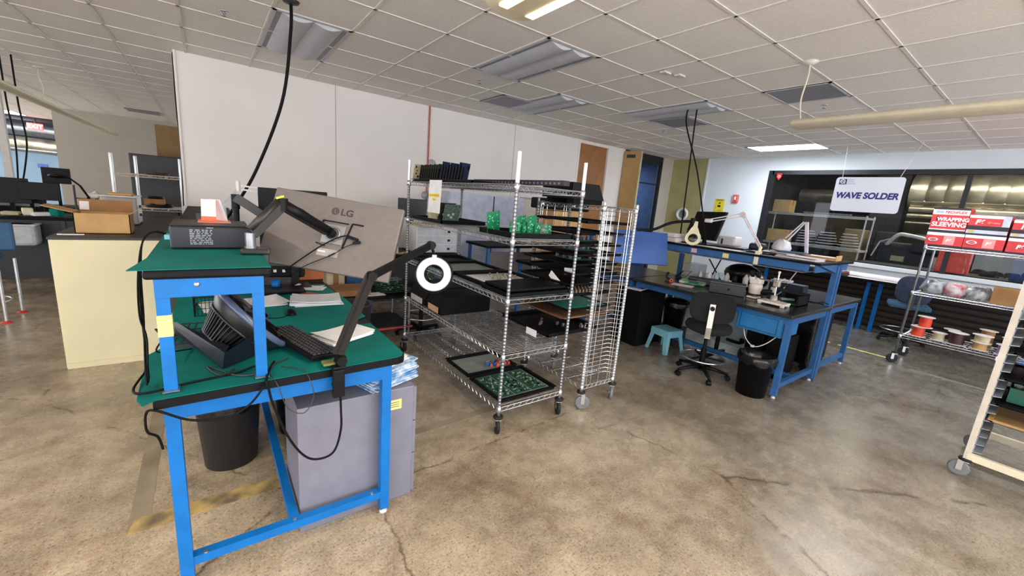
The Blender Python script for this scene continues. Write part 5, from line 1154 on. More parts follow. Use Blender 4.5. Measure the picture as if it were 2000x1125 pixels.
# blue screen
t, mx3 = monitor('monitor', (4.33, 3.16, 1.25), (.888, -.46, -.006), (.132, .242, .961), .70, .41, bluescr, blackp, 'wide bright blue screen glimpsed behind the tray rack')
link('monitor_back', MB().rb((0, 0, -.035), (.69, .40, .02), .006).xf(mx3), blackp, t)
t = thing('monitor_mount', 'black monitor arm reaching from the raised shelf to the blue screen', 'monitor arm', (4.95, 2.95, 1.335))
link('arm_base', MB().cyl((4.93, 2.93, 1.335), (4.93, 2.93, 1.50), .02).rb((4.93, 2.93, 1.345), (.1, .1, .02), .006), blackp, t)
link('upper_arm', MB().bar((4.93, 2.93, 1.50), (4.95, 2.90, 1.62), .03, .04).tube([(4.95, 2.9, 1.62), (4.8, 3.1, 1.58), (4.6, 3.2, 1.48), (4.4, 3.3, 1.44)], .018, 8, smooth_path=5), blackp, t); link('arm_joint', MB().cyl((4.95, 2.90, 1.58), (4.95, 2.90, 1.66), .035), blackp, t); link('arm_drop', MB().bar((4.4, 3.3, 1.44), (4.36, 3.20, 1.25), .04, .03), blackp, t)
t, mx4 = monitor('monitor', (5.12, 2.83, 1.585), (-.42, -.907, .025), (.259, -.093, .961), .56, .36, blacks, blackp, 'black monitor tilted on the raised shelf in front of the yellow notice'); t['label'] = 'black tilted monitor on the raised shelf below the yellow notice'
link('monitor_rim', MB().rb((0, 0, -.03), (.57, .37, .012), .004).xf(mx4), greyd, t); link('monitor_stand', MB().bar((5.18, 2.84, 1.335), (5.14, 2.83, 1.5), .05, .02).rb((5.18, 2.84, 1.342), (.2, .22, .014), .004), blackp, t)
# items on raised shelf
SZ = 1.335
t = thing('binder_stack', 'pinkish white box files stacked at the left end of the raised shelf', 'box file', (4.93, 3.2, SZ)); link('file_body', MB().rb((4.9, 3.18, SZ + .03), (.22, .36, .055), .008).rb((4.91, 3.2, SZ + .085), (.22, .34, .05), .008), paperp, t)
t = thing('white_device', 'white cube device on the raised shelf right of the black monitor', 'device', (5.35, 2.62, SZ)); link('device_body', MB().rb((5.4, 2.62, SZ + .07), (.2, .24, .13), .03), whitep, t); link('device_slot', MB().bx(5.295, 5.30, 2.66, 2.68, SZ + .03, SZ + .1), greyd, t)
one('flat_tray', MB().rb((5.2, 2.45, SZ + .012), (.26, .34, .022), .006), greyp, 'flat dark tray on the raised shelf before the white device', 'tray')
one('navy_case', MB().rb((5.3, 2.23, SZ + .05), (.14, .17, .09), .03), mat('navy_vinyl', (28, 34, 52), .4), 'small navy pouch on the raised shelf between device and lamp', 'pouch')
one('white_board', MB().bx(4.78, 4.95, 2.2, 3.0, SZ + .0005, SZ + .004), whitep, 'white strip of sheet along the front of the raised shelf', 'sheet')
t = thing('task_lamp', 'ivory magnifier lamp clamped to the raised shelf, its long arm bent leftward', 'lamp', (4.86, 2.0, 1.33))
l0, l1, l2 = Vector((4.83, 2.0, 1.40)), Vector((4.85, 2.26, 1.745)), Vector((4.80, 2.62, 1.645))
link('lamp_clamp', MB().rb((4.775, 2.0, 1.29), (.03, .045, .13), .006).rb((4.80, 2.0, 1.355), (.06, .05, .03), .006).cyl((4.81, 2.0, 1.36), (4.82, 2.0, 1.42), .016), beige, t)
lam = mat('lamp_pinkish', (222, 208, 210), .4)
link('lower_arm', MB().bar(l0 + Vector((0, .012, 0)), l1 + Vector((0, .014, 0)), .009, .012).bar(l0 - Vector((0, .012, 0)), l1 - Vector((0, .014, 0)), .009, .012), lam, t)
link('elbow_disc', MB().cyl(l1 - Vector((.02, 0, 0)), l1 + Vector((.02, 0, 0)), .034, n=20), lam, t)
link('upper_arm', MB().bar(l1 + Vector((0, 0, .016)), l2 + Vector((0, 0, .014)), .009, .012).bar(l1 - Vector((0, 0, .018)), l2 - Vector((0, 0, .014)), .009, .012), whitep, t)
link('arm_end', MB().rb(l2, (.04, .09, .045), .012), whitep, t)
lc = Vector((4.66, 2.70, 1.425)); ln = Vector((-.84, -.40, .35)).normalized(); mxl = frame_mx(lc, Vector((0, 0, 1)).cross(ln), Vector((0, 0, 1)) - ln * ln.z)
s = MB(); n = 28
ro = [(.088 * math.cos(a), .088 * math.sin(a)) for a in [2 * PI * i / n for i in range(n)]]
ro = [((x if y < .05 else x * .9), y + (.07 * ((y - .03) / .058) ** 2 if y > .03 else 0)) for x, y in ro]
ri = [(.055 * math.cos(a), .055 * math.sin(a)) for a in [2 * PI * i / n for i in range(n)]]
vs_ = [(x, y, .01) for x, y in ro] + [(x, y, .01) for x, y in ri] + [(x, y, -.015) for x, y in ro] + [(x, y, -.015) for x, y in ri]
fs = []
for i in range(n): j = (i + 1) % n; fs += [(i, j, n + j, n + i), (2 * n + i, 3 * n + i, 3 * n + j, 2 * n + j), (i, 2 * n + i, 2 * n + j, j), (n + i, n + j, 3 * n + j, 3 * n + i)]
s.add(vs_, fs); s.prism([(-.03, .11), (.03, .11), (.022, .21), (-.01, .21)], -.012, .008); s.xf(mxl)
link('lamp_head', s, mat('lamp_cream', (228, 218, 186), .4), t); link('magnifier_lens', MB().lathe([(.001, .004), (.055, 0), (.001, -.004)], lc, 24, axis=ln), lens, t)
t = thing('task_lamp', 'white folded spring lamp clamped near the right end of the raised shelf', 'lamp', (5.38, 1.76, SZ))
link('lamp_post', MB().bar((5.38, 1.74, SZ), (5.38, 1.81, 1.72), .026, .03), mat('lamp_lilac', (206, 200, 214), .4), t); link('upper_arm', MB().bar((5.38, 1.82, 1.72), (5.36, 1.95, 1.50), .012, .012).bar((5.38, 1.84, 1.72), (5.36, 1.98, 1.52), .012, .012), mat('lamp_lilac', (206, 200, 214), .4), t); link('lamp_base', MB().rb((5.38, 1.74, SZ + .02), (.07, .07, .04), .008), tan, t)
s = MB(); n = 18
for j, (rr, zz) in enumerate(((.03, .13), (.08, .1), (.10, .05), (.09, .0))):
    pass
vs_ = [((rr + random.uniform(-.015, .015)) * math.cos(k * 2 * PI / n) + 5.36, (rr + random.uniform(-.015, .015)) * math.sin(k * 2 * PI / n) + 2.0, SZ + zz + random.uniform(-.01, .01)) for rr, zz in ((.02, .17), (.07, .14), (.10, .07), (.08, .03), (.09, .01)) for k in range(n)]
s.add(vs_, [(i * n + k, i * n + (k + 1) % n, (i + 1) * n + (k + 1) % n, (i + 1) * n + k) for i in range(4) for k in range(n)] + [list(range(n))], True)
link('wrapped_head', s, mat('wrap_white', (220, 218, 226), .4), t)
for i in range(6):
    one('dark_folder', MB().box((5.05 + .03 * i, 2.08 - .05 * i, SZ + .008 + .008 * i), (.22, .30, .006), (0, 0, R(-10 + 9 * i))), [blackp, greyd, blackp, paperp, greyd, bseat][i], ['black folder at the bottom of the pile on the raised shelf', 'grey folder second in the pile on the raised shelf', 'black folder in the middle of the pile on the raised shelf', 'pinkish sheet within the folder pile on the raised shelf', 'dark grey folder near the top of the pile', 'blue-grey folder topping the pile on the raised shelf'][i], 'folder', 'folders on the raised shelf')
paper_stack(4.95, 1.66, SZ, .2, .38, .02, R(-8), 'pinkish paper pile at the front right end of the raised shelf', paperp, 5)
t = thing('cardboard_tray', 'long shallow cardboard tray with papers at the right end of the raised shelf', 'tray', (5.4, 1.62, SZ), local=True, rz=R(4)); link('tray_body', MB().bx(-.12, .12, -.17, .17, 0, .004).bx(-.12, -.115, -.17, .17, 0, .035).bx(.115, .12, -.17, .17, 0, .035).bx(-.12, .12, -.17, -.165, 0, .06).bx(-.12, .12, .165, .17, 0, .035), card, t); link('tray_papers', MB().bx(-.1, .1, -.15, .15, .004, .034), paper, t)
# wall things
t = thing('speaker_ring', 'round white ring with grey centre on the olive wall', 'speaker', (9.4, 5.86, 1.71)); link('outer_ring', MB().ring((9.44, 5.86, 1.71), .13, .035, axis=(1, 0, 0)), whitep, t); link('grille', MB().cyl((9.46, 5.86, 1.71), (9.48, 5.86, 1.71), .12, n=24), mat('grille_grey', (120, 126, 118), .6), t); link('wall_plate', MB().cyl((9.48, 5.86, 1.71), (9.499, 5.86, 1.71), .06), whitep, t)
t = thing('fire_alarm', 'red fire alarm strobe on the white right-hand wall', 'alarm', (9.5, 4.65, 2.14)); link('alarm_body', MB().rb((9.475, 4.65, 2.14), (.05, .12, .17), .01), mat('alarm_red', (206, 66, 60), .4), t); link('alarm_lens', MB().rb((9.447, 4.65, 2.15), (.01, .035, .07), .005), paper, t); link('alarm_rim', MB().bx(9.448, 9.452, 4.60, 4.605, 2.07, 2.21).bx(9.448, 9.452, 4.695, 4.70, 2.07, 2.21).bx(9.448, 9.452, 4.60, 4.70, 2.205, 2.21), paperp, t)
t = thing('notice', 'yellow caution notice on the white wall above the tilted black monitor', 'notice', (9.49, 5.0, 1.97)); link('notice_sheet', MB().bx(9.494, 9.499, 4.89, 5.11, 1.83, 2.12), mat('notice_yellow', (226, 206, 50), .6), t)
s = textmb('CAUTION', .036, frame_mx((9.492, 5.0, 2.095), (0, -1, 0), (0, 0, 1)), .0005, .0006); s2 = MB().bx(9.491, 9.493, 4.965, 5.035, 1.94, 1.98).prism([(-.03, 0), (.03, .03), (.02, -.0), (.0, -.01)], 0, .002, frame_mx((9.492, 5.0, 2.02), (0, -1, 0), (0, 0, 1))).bx(9.491, 9.493, 4.94, 5.05, 1.86, 1.865)
link('notice_lettering', s, blacks, t); link('notice_symbol', s2, blacks, t)
t = thing('wall_sticker', 'small red sticker in the top left corner of the black window', 'sticker', (9.48, 3.9, 2.6)); s = MB().prism([(-.045, .06), (.045, .06), (.045, -.01), (0, -.07), (-.045, -.01)], 0, .003, frame_mx((9.48, 3.86, 2.62), (0, -1, 0), (0, 0, 1)))
link('sticker_shield', s, mat('sticker_red', (220, 40, 50), .5), t); link('sticker_mark', MB().ring((9.475, 3.86, 2.62), .02, .004, 16, 5, (1, 0, 0)), paper, t)
t = thing('hanging_sign', 'white WAVE SOLDER sign hanging from the ceiling before the black window', 'sign', (8.4, 2.1, 2.5))
sm = frame_mx((8.4, 2.115, 2.235), (0, -1, 0), (0, 0, 1)); ww, hh, rr = .43, .27, .045; pts = []
for cx, cy, a0 in ((ww - rr, hh - rr, 0), (-ww + rr, hh - rr, 90), (-ww + rr, -hh + rr, 180), (ww - rr, -hh + rr, 270)):
    for k in range(7): a = R(a0 + 15 * k); pts.append((cx + rr * math.cos(a), cy + rr * math.sin(a)))
link('sign_board', MB().prism(pts, -.004, 0, sm), mat('sign_white', (232, 236, 246), .4, var=0), t)
link('sign_lettering', textmb('WAVE SOLDER', .128, sm @ Matrix.Translation((0, -.02, .001)), .0008, .0058, .14, 'CENTER', .91), navy, t)
k = link('logo_square', MB().bx(-.385, -.285, .155, .24, 0, .0015, sm), mat('logo_blue', (40, 62, 118), .5), t)
link('logo_mark', MB().ring((0, 0, 0), .028, .007, 24, 5, (0, 0, 1)).bar((.008, -.012, 0), (.036, -.034, 0), .012, .004, (0, 0, 1)).bar((-.014, 0, 0), (.014, .004, 0), .012, .004, (0, 0, 1)).xf(sm @ Matrix.Translation((-.337, .2, .003))), paper, k)
sl = MB(); 
for i, (tx) in enumerate(('Quality', 'Circuit', 'Assembly')): m_ = textmb(tx, .026, sm @ Matrix.Translation((-.27, .228 - .03 * i, .001)), .0004, 0, 0, 'LEFT'); sl.v += m_.v; sl.f += [[a + len(sl.v) - len(m_.v) for a in f_] for f_ in m_.f]; sl.sm += m_.sm
link('logo_text', sl, mat('soft_grey_ink', (150, 156, 162), .6), t)
link('sign_wire', MB().cyl((8.4, 2.47, 2.50), (8.4, 2.50, CZ), .003, n=5), whitep, t); link('sign_wire', MB().cyl((8.4, 1.76, 2.50), (8.4, 1.60, CZ), .003, n=5), whitep, t)
# bench along the window
t = thing('workbench', 'dark bench with blue legs under the long window, left section', 'workbench', (9.1, 2.7, 0)); link('worktop', MB().rb((9.12, 2.75, .87), (.55, 1.75, .04), .005), blacks, t)
for y in (1.93, 3.55): link('leg', MB().bx(9.02, 9.07, y - .025, y + .025, 0, .85), blue, t)
t = thing('workbench', 'dark bench with blue legs under the long window, section behind the blue chair', 'workbench', (9.1, .9, 0)); link('worktop', MB().rb((9.12, .95, .87), (.55, 1.78, .04), .005), blacks, t)
for y in (1.77, .1): link('leg', MB().bx(9.02, 9.07, y - .025, y + .025, 0, .85), blue, t)
s = MB()
for i in range(8): s.bx(9.40, 9.43, -3, 4.0, .06 + .1 * i, .12 + .1 * i)
t = thing('slatted_rack', 'dark brown slatted rack below the window bench', 'rack', (9.4, .5, 0)); link('slats', s, dbrown, t)
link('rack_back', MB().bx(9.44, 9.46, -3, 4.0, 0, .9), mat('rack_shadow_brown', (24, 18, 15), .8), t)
s = MB()
for i in range(8): s.bx(9.395, 9.40, -3, 4.0, .112 + .1 * i, .118 + .1 * i)
link('slat_edges', s, mat('slat_light', (74, 50, 34), .6), t)
one('paper_roll', MB().cyl((9.05, 2.22, .93), (9.05, 1.55, .93), .04, n=18), paper, 'long white roll of paper on the window bench', 'paper roll')
one('white_sheet', MB().box((8.95, 1.8, .893), (.18, .8, .003), (0, 0, R(6))), paperp, 'white sheet hanging over the window bench edge before the roll', 'paper')
t = thing('brown_glove', 'brown leather glove on the window bench', 'glove', (9.0, 2.35, .89)); link('glove_palm', MB().ball((9.0, 2.36, .925), .05, 12, (.9, 1.8, .6)).ball((9.02, 2.27, .94), .03, 10, (.8, 1.5, .8)), brownred, t)
t = thing('swivel_chair', 'blue-grey drafting chair in front of the window bench behind the wheeled rack', 'chair', (8.72, 1.33, 0), local=True, rz=R(15))
link('seat', MB().rb((0, 0, .60), (.46, .48, .08), .03), bseat, t)
s = MB(); n = 24; rows = []
for dx, k in ((-.05, .88), (-.03, 1), (.02, 1), (.035, .88)):
    rows.append([(-.18 + dx, .21 * k * math.copysign(abs(math.cos(a)) ** .6, math.cos(a)), .86 + .21 * k * math.copysign(abs(math.sin(a)) ** .7, math.sin(a))) for a in [2 * PI * i / n for i in range(n)]])
s.add([p for r_ in rows for p in r_], [(i * n + k, i * n + (k + 1) % n, (i + 1) * n + (k + 1) % n, (i + 1) * n + k) for i in range(3) for k in range(n)] + [list(range(n))[::-1], list(range(3 * n, 4 * n))], True)
link('backrest', s, bfabric, t); link('back_bracket', MB().bar((-.24, 0, .84), (-.25, 0, .56), .05, .01, (1, 0, 0)).cyl((-.23, 0, .84), (-.27, 0, .84), .035), greyp, t)
link('gas_column', MB().cyl((0, 0, .08), (0, 0, .56), .024), greyp, t); link('foot_ring', MB().ring((0, 0, .2), .25, .01, axis=(0, 0, 1)), chrome, t)
for i in range(5): a = i * 2 * PI / 5 + .8; k = link('base_leg', MB().tube([(0, 0, .1), (.28 * math.cos(a), .28 * math.sin(a), .06)], .02, 8), blackp, t); link('caster_wheel', MB().cyl((.28 * math.cos(a) - .02, .28 * math.sin(a), .028), (.28 * math.cos(a) + .02, .28 * math.sin(a), .028), .028), blackp, k)
# ================================================================== wheeled rack with red cartons
t = thing('wire_rack', 'wheeled chrome rack of red cartons and wire spools at the right', 'shelving', (7.55, .2, 0))
QX0, QX1, QY0, QY1 = 7.25, 7.86, -.72, 1.10
for x, y in ((QX0, QY0), (QX1, QY0), (QX0, QY1), (QX1, QY1)): post(t, x, y, .15, 1.58, postm, grooves=False)
for z in (1.555, .97, .385): wire_shelf(t, QX0, QX1, QY0, QY1, z, chrome, step=.035)
for x, y, a in ((QX0, QY0, 0), (QX1, QY0, 0), (QX0, QY1, R(120)), (QX1, QY1, R(120))): caster(t, x, y, .15, a, .06)
BXF = 7.262
redb, whb, dkb, pkb = mat('carton_red', (208, 58, 62), .5), mat('carton_white', (232, 228, 228), .5), mat('carton_dark', (40, 36, 46), .5), mat('carton_pink', (228, 150, 148), .5)


def redbox(y0, y1, z0, z1, label, kind):
    t = thing('printed_carton', label, 'carton', (7.45, (y0 + y1) / 2, z0), 'red printed cartons on the wheeled rack')
    link('carton_body', MB().bx(BXF, BXF + .36, y0, y1, z0, z1), redb, t)
    f = frame_mx((BXF - .001, (y0 + y1) / 2, (z0 + z1) / 2), (0, -1, 0), (0, 0, 1)); w_, h = y1 - y0, z1 - z0

    def band(a, b, m_, u0=-.5, u1=.5, nm='printed_band', e=0): return link(nm, MB().bx(w_ * u0, w_ * u1, h * a, h * b, 0, .001 + e, f), m_, t)
    T = lambda s_, size, u, v, m_, nm='printed_lettering', sh=0, b=.001, sx=1: link(nm, textmb(s_, size, f @ Matrix.Translation((w_ * u, h * v, .003)), .0005, b, sh, 'CENTER', sx), m_, t)
    if kind == 'big':
        band(.42, .5, dkb); band(.22, .42, whb); band(-.5, -.40, dkb); band(-.40, -.36, whb)
        band(.27, .38, mat('carton_greyblue', (170, 178, 190), .5), -.42, -.2, e=.001)
        T('TECHFLEX', .04, .12, .32, redb, sh=.2, sx=1.0); T('WRAPPING', .062, .1, .03, whb, sx=.86, b=.0022); T('SLEEVING', .072, .02, -.18, whb, sx=.95, b=.0025)
        link('hand_hole', MB().bx(-w_ * .36, -w_ * .31, -h * .03, h * .16, .001, .003, f), dkb, t)
    elif kind == 'f6':
        band(.36, .5, whb); band(-.24, -.03, dkb); band(-.42, -.24, mat('carton_palegrey', (190, 194, 206), .5)); band(-.5, -.42, dkb); band(-.03, .5, mat('carton_palegrey', (190, 194, 206), .5), .32, .5, e=.001)
        T('F6', .075, -.22, .15, whb, b=.003, sh=.15); T('Sleeving', .03, .12, .14, pkb)
        link('carton_sticker', MB().bx(-w_ * .46, -w_ * .3, -h * .4, -h * .26, .001, .002, f), mat('sticker_gold', (196, 184, 120), .6), t)
    elif kind == 'swirl':
        band(.30, .5, whb); band(-.5, -.36, dkb); band(-.3, .28, pkb, -.02, .28, e=.0005)
        link('swirl_mark', MB().ring((0, 0, 0), .028, .005, 20, 5, (0, 0, 1)).bar((-.03, 0, 0), (.03, .004, 0), .005, .004, (0, 0, 1)).xf(f @ Matrix.Translation((-w_ * .3, 0, .003)) @ Matrix.Diagonal((1.4, .7, 1, 1))), whb, t)
        T('F6', .05, .12, -.02, whb, b=.002, sh=.15)
    else:
        band(.3, .5, whb); band(-.5, -.38, dkb); T('F6', .06, -.2, -.05, whb, b=.003, sh=.15); T('Sleeving', .03, .14, -.04, pkb)
    return t


redbox(.802, 1.125, 1.56, 1.735, 'lower left red carton with a swirl mark, beneath the large one', 'swirl')
redbox(.478, .797, 1.56, 1.735, 'lower middle red carton with a swirl mark on the wheeled rack', 'swirl')
redbox(.13, .46, 1.56, 1.735, 'lower right red carton with F6 lettering on the wheeled rack', 'x')
redbox(.812, 1.125, 1.738, 2.035, 'largest red carton lettered WRAPPING SLEEVING at top left of the wheeled rack', 'big')
redbox(.482, .805, 1.738, 1.965, 'upper middle red carton with large F6 and a grey panel', 'f6')
redbox(.12, .46, 1.738, 1.93, 'upper right red carton cut by the picture edge', 'f6')
redbox(-.25, .10, 1.56, 1.735, 'red carton beyond the right edge of the row', 'x')
for i, (y, m_, lb) in enumerate(((.95, bagc, 'crumpled clear bag at the left of the middle shelf of the wheeled rack'), (.76, mat('red_bag', (176, 60, 64), .3, rgb2=(190, 190, 194), scale=12), 'clear bag with red packet on the middle shelf of the wheeled rack'), (.56, mat('dark_bag', (90, 90, 94), .25, rgb2=(206, 208, 210), scale=10), 'grey and white crumpled bag left of the tan carton'))):
    vs_ = []; n = 18
    for rr, zz in ((.10, 0), (.12, .04), (.11, .10), (.08, .15), (.02, .16)):
        for k in range(n): q_ = random.uniform(.85, 1.12); vs_.append((7.42 + rr * q_ * 1.1 * math.cos(k * 2 * PI / n), y + rr * q_ * math.sin(k * 2 * PI / n), .974 + zz + random.uniform(0, .015)))
    one('plastic_bag', MB().add(vs_, [(j * n + k, j * n + (k + 1) % n, (j + 1) * n + (k + 1) % n, (j + 1) * n + k) for j in range(4) for k in range(n)] + [list(range(n))[::-1], list(range(4 * n, 5 * n))], True), m_, lb, 'bag')
carton('cardboard_box', 7.27, 7.6, .12, .45, .974, 1.165, 'tan cardboard carton on the middle shelf of the wheeled rack', card2)


def spool(x, y, z, r, h, m_, label, fl=whitep, axis=(0, 0, 1), hub=None):
    t = thing('wire_spool', label, 'spool', (x, y, z), 'wire spools on the bottom shelf', local=True)
    if axis == (0, 0, 1):
        link('spool_flange', MB().cyl((0, 0, 0), (0, 0, .005), r, n=24), fl, t); link('spool_flange', MB().cyl((0, 0, h - .005), (0, 0, h), r, n=24), fl, t); link('wire_winding', MB().cyl((0, 0, .005), (0, 0, h - .005), r * .72, n=24), m_, t)
    return t


spool(7.42, .97, .390, .085, .13, redsp, 'lower of the two red-orange spools at the left of the bottom shelf')
spool(7.42, .93, .522, .085, .14, redsp, 'upper red-orange spool standing on the lower one'); spool(7.62, .98, .390, .07, .11, purple, 'small purple spool behind the red-orange ones')
spool(7.45, .78, .390, .075, .10, tan, 'tan spool right of the red-orange ones'); spool(7.45, .62, .390, .095, .15, maroon, 'large maroon spool with white rim on the bottom shelf'); spool(7.66, .7, .390, .08, .14, maroon, 'maroon spool behind the large one')
spool(7.44, .42, .390, .085, .09, card, 'tan spool right of the maroon one'); spool(7.44, .42, .481, .09, .09, tan, 'pale tan spool stacked on the tan one')
spool(7.66, .4, .390, .08, .22, card2, 'brown spool standing behind the tan stack'); spool(7.42, .23, .390, .075, .12, mat('lilac_wire', (176, 170, 206), .4, rgb2=(90, 84, 160), scale=12), 'white and violet spool at the right of the bottom shelf'); spool(7.62, .2, .390, .085, .18, maroon, 'dark maroon spool behind the violet one'); spool(7.5, .03, .390, .09, .16, maroon, 'maroon spool near the beige rack post')
one('shelf_tag', MB().box((7.243, .22, .365), (.002, .09, .05)), paper, 'small white tag on the bottom shelf edge of the wheeled rack', 'price tag')
# ================================================================== beige tray trolley at right edge
t = thing('tray_trolley', 'beige upright tray trolley on grey casters at the right edge', 'trolley', (4.65, -.2, 0))
UX0, UX1, UY0, UY1 = 4.30, 4.95, .135, -.52
for x in (UX0, UX1):
    for y in (UY0, UY1): link('upright', MB().bx(x - .016, x + .016, y - .016, y + .016, .14, 1.72), beigep, t)
link('base_frame', MB().bx(UX0 - .017, UX0 + .016, UY1, UY0, .14, .19).bx(UX1 - .016, UX1 + .017, UY1, UY0, .14, .19).bx(UX0, UX1, UY0 - .016, UY0 + .01, .14, .17).bx(UX0, UX1, UY1 - .01, UY1 + .016, .14, .17), beige, t)
link('cross_rail', MB().bx(UX1 - .016, UX1 + .016, UY1, UY0, .42, .46).bx(UX1 - .016, UX1 + .016, UY1, UY0, 1.68, 1.72).bx(UX0 - .016, UX0 + .016, UY1, UY0, 1.68, 1.72), beige, t)
gal = mat('galvanised', (164, 168, 174), .4, metal=.5)
z = .20; i = 0
while z < 1.62:
    for y, sg in ((UY0, -1), (UY1, 1)):
        ob = link('slide_channel', MB().bx(UX0 + .02, UX1 - .02, y + sg * .016, y + sg * .020, z, z + .05).add([(UX0 + .02, y + sg * .02, z), (UX1 - .02, y + sg * .02, z), (UX1 - .02, y + sg * .06, z + .006), (UX0 + .02, y + sg * .06, z + .006), (UX0 + .02, y + sg * .02, z - .004), (UX1 - .02, y + sg * .02, z - .004), (UX1 - .02, y + sg * .06, z + .002), (UX0 + .02, y + sg * .06, z + .002)], [(0, 1, 2, 3), (7, 6, 5, 4), (0, 4, 5, 1), (2, 6, 7, 3), (0, 3, 7, 4), (1, 5, 6, 2)]), gal, t)
    z += .062
for x, y, a in ((UX0, UY0, R(95)), (UX1, UY0, R(60)), (UX0, UY1, R(180)), (UX1, UY1, R(180))): caster(t, x, y, .145, a, .058, mat('grey_wheel', (112, 114, 118), .4))
gb = mat('green_bin', (14, 92, 74), .45)
for i, (z, m_, lb) in enumerate(((.45, card, 'tan-edged tray low in the beige trolley'), (.575, blacks, 'black tray with green bin in the beige trolley, lower'), (.76, blacks, 'black tray in the beige trolley under the upper green bin'), (.95, blacks, 'black tray in the beige trolley at the rack shelf level'), (1.14, blacks, 'upper black tray of the beige trolley'))):
    tray(4.32, 4.93, UY1 + .045, UY0 - .045, z, lb, m=m_, lip=.02)
for i, (x, y, z, s_, m_, lb) in enumerate(((4.62, -.02, .58, .11, gb, 'dark green bin on the lower black tray of the beige trolley'), (4.62, -.06, .765, .10, gb, 'dark green bin on the second black tray of the beige trolley'), (4.6, -.1, .955, .1, mat('pale_box', (160, 158, 140), .5), 'pale box of parts on a tray of the beige trolley'))):
    t = thing('parts_bin', lb, 'parts bin', (x, y, z)); link('bin_body', MB().bx(x - .15, x + .15, y - .08, y - .075, z, z + s_).bx(x - .15, x + .15, y + .075, y + .08, z, z + s_).bx(x - .15, x - .145, y - .08, y + .08, z, z + s_).bx(x + .145, x + .15, y - .08, y + .08, z, z + s_).bx(x - .15, x + .15, y - .08, y + .08, z, z + .005), m_, t)
    s = MB()
    for k in range(16): s.rb((x + random.uniform(-.12, .12), y + random.uniform(-.06, .06), z + s_ * .7 + random.uniform(0, .03)), (.04, .02, .03), .003, (random.uniform(0, 3), random.uniform(0, 1), 0))
    k = link('bin_contents', s, mat('pale_parts', (200, 204, 190), .4, rgb2=(120, 150, 120), scale=60), t); k['kind'] = 'stuff'
# ================================================================== seen through the window
t = thing('wire_rack', 'chrome wire rack with cartons and tray stacks behind the window glass', 'shelving', (10.4, 3.3, 0))
for x, y in ((10.15, 2.45), (10.65, 2.45), (10.15, 4.25), (10.65, 4.25)): link('post', MB().cyl((x, y, 0), (x, y, 1.96), .013), whitep, t)
for z in (1.93, 1.29, .6): wire_shelf(t, 10.15, 10.65, 2.45, 4.25, z, whitep, step=.06)
carton('cardboard_box', 10.2, 10.5, 3.82, 4.15, 1.94, 2.20, 'cardboard box on the top shelf behind the window', card)
carton('cardboard_box', 10.2, 10.5, 3.76, 4.16, 1.30, 1.56, 'cardboard box on the second shelf behind the window', card)
for j, (y, lb) in enumerate(((3.42, 'left'), (3.05, 'middle'), (2.68, 'right'))):
    for i in range(6):
        o = tag(link('metal_tray', MB().bx(10.2, 10.5, y - .17 + .02 * i, y + .15 - .01 * i, 1.30 + .055 * i, 1.312 + .055 * i), whitep), 'pale tray, ' + ORD[i] + ' from the bottom of the ' + lb + ' stack behind the window', 'tray', lb + ' tray stack behind the window')
s = MB()
for i in range(12): s.rb((10.35, 3.55 - .07 * i, 1.96), (.1, .05, .03), .004)
one('small_parts_row', s, mat('faint_grey', (120, 126, 130), .5), 'row of small grey packets on the top shelf behind the window', 'packets', kind='stuff')
t = thing('air_duct', 'large ribbed metal air duct across the room behind the window', 'duct', (12.5, 0, 2.45))
s = MB(); pr = []
y = 2.35
while y > -5.6: pr += [(.40, y), (.40, y - .25), (.385, y - .27)]; y -= .28
s.lathe([(r_, yy) for r_, yy in pr], (12.6, 0, 2.58), 28, axis=(0, 1, 0)); link('duct_main', s, ductm, t)
link('duct_secondary', MB().cyl((12.35, 2.3, 2.22), (12.35, -5.8, 2.22), .07, n=18).cyl((12.3, 2.3, 2.38), (12.3, -5.8, 2.38), .05, n=18).cyl((12.3, 2.3, 2.08), (12.3, -5.8, 2.08), .05, n=18).cyl((12.6, 4.5, 2.45), (12.6, 3.3, 2.45), .16, n=18).cyl((12.3, 2.3, 1.93), (12.3, -5.8, 1.93), .03, n=10), ductm, t)
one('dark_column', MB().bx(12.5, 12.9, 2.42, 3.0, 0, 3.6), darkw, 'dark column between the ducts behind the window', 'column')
t = thing('solder_machine', 'dark machine with white hose behind the window centre', 'machine', (11, 1.7, 0)); link('machine_body', MB().rb((11.2, 1.6, .75), (.7, 1.5, 1.5), .03).rb((11.0, 1.6, 1.5), (.4, .5, .35), .05), greyp, t)
link('machine_hose', MB().tube([(10.8, 2.2, 1.45), (10.7, 2.05, 1.65), (10.7, 1.9, 1.66), (10.7, 1.6, 1.6), (10.7, 1.4, 1.5)], .035, 10, smooth_path=5), whitep, t); link('machine_panel', MB().bx(10.84, 10.85, 1.3, 1.5, 1.1, 1.3).bx(10.84, 10.85, 1.9, 2.1, 1.15, 1.25), tan, t)
link('machine_lamp', MB().bar((10.75, 2.38, 1.2), (10.75, 2.3, 1.5), .02, .02).bar((10.75, 2.3, 1.5), (10.75, 2.05, 1.62), .02, .02), whitep, t)
for (y0, y1, z0, z1, m_, lb) in ((.93, 1.32, 1.112, 1.50, mat('coral_panel', (232, 84, 70), .5), 'red panel standing behind the glass under the red cartons'), (.05, .5, 1.12, 1.44, mat('deep_blue_panel', (34, 60, 110), .5), 'blue bin standing behind the glass at the right')):
    one('glass_side_panel', MB().rb((9.9, (y0 + y1) / 2, (z0 + z1) / 2), (.12, y1 - y0, z1 - z0), .01), m_, lb, 'panel')
t = thing('workbench', 'grey-green bench seen behind the glass under the cartons', 'workbench', (10.1, .2, 0)); link('worktop', MB().bx(9.75, 10.6, -2, 2.4, 1.08, 1.11), greyp, t); link('bench_body', MB().bx(9.8, 10.6, -2, 2.4, 0, 1.08), darkw, t)
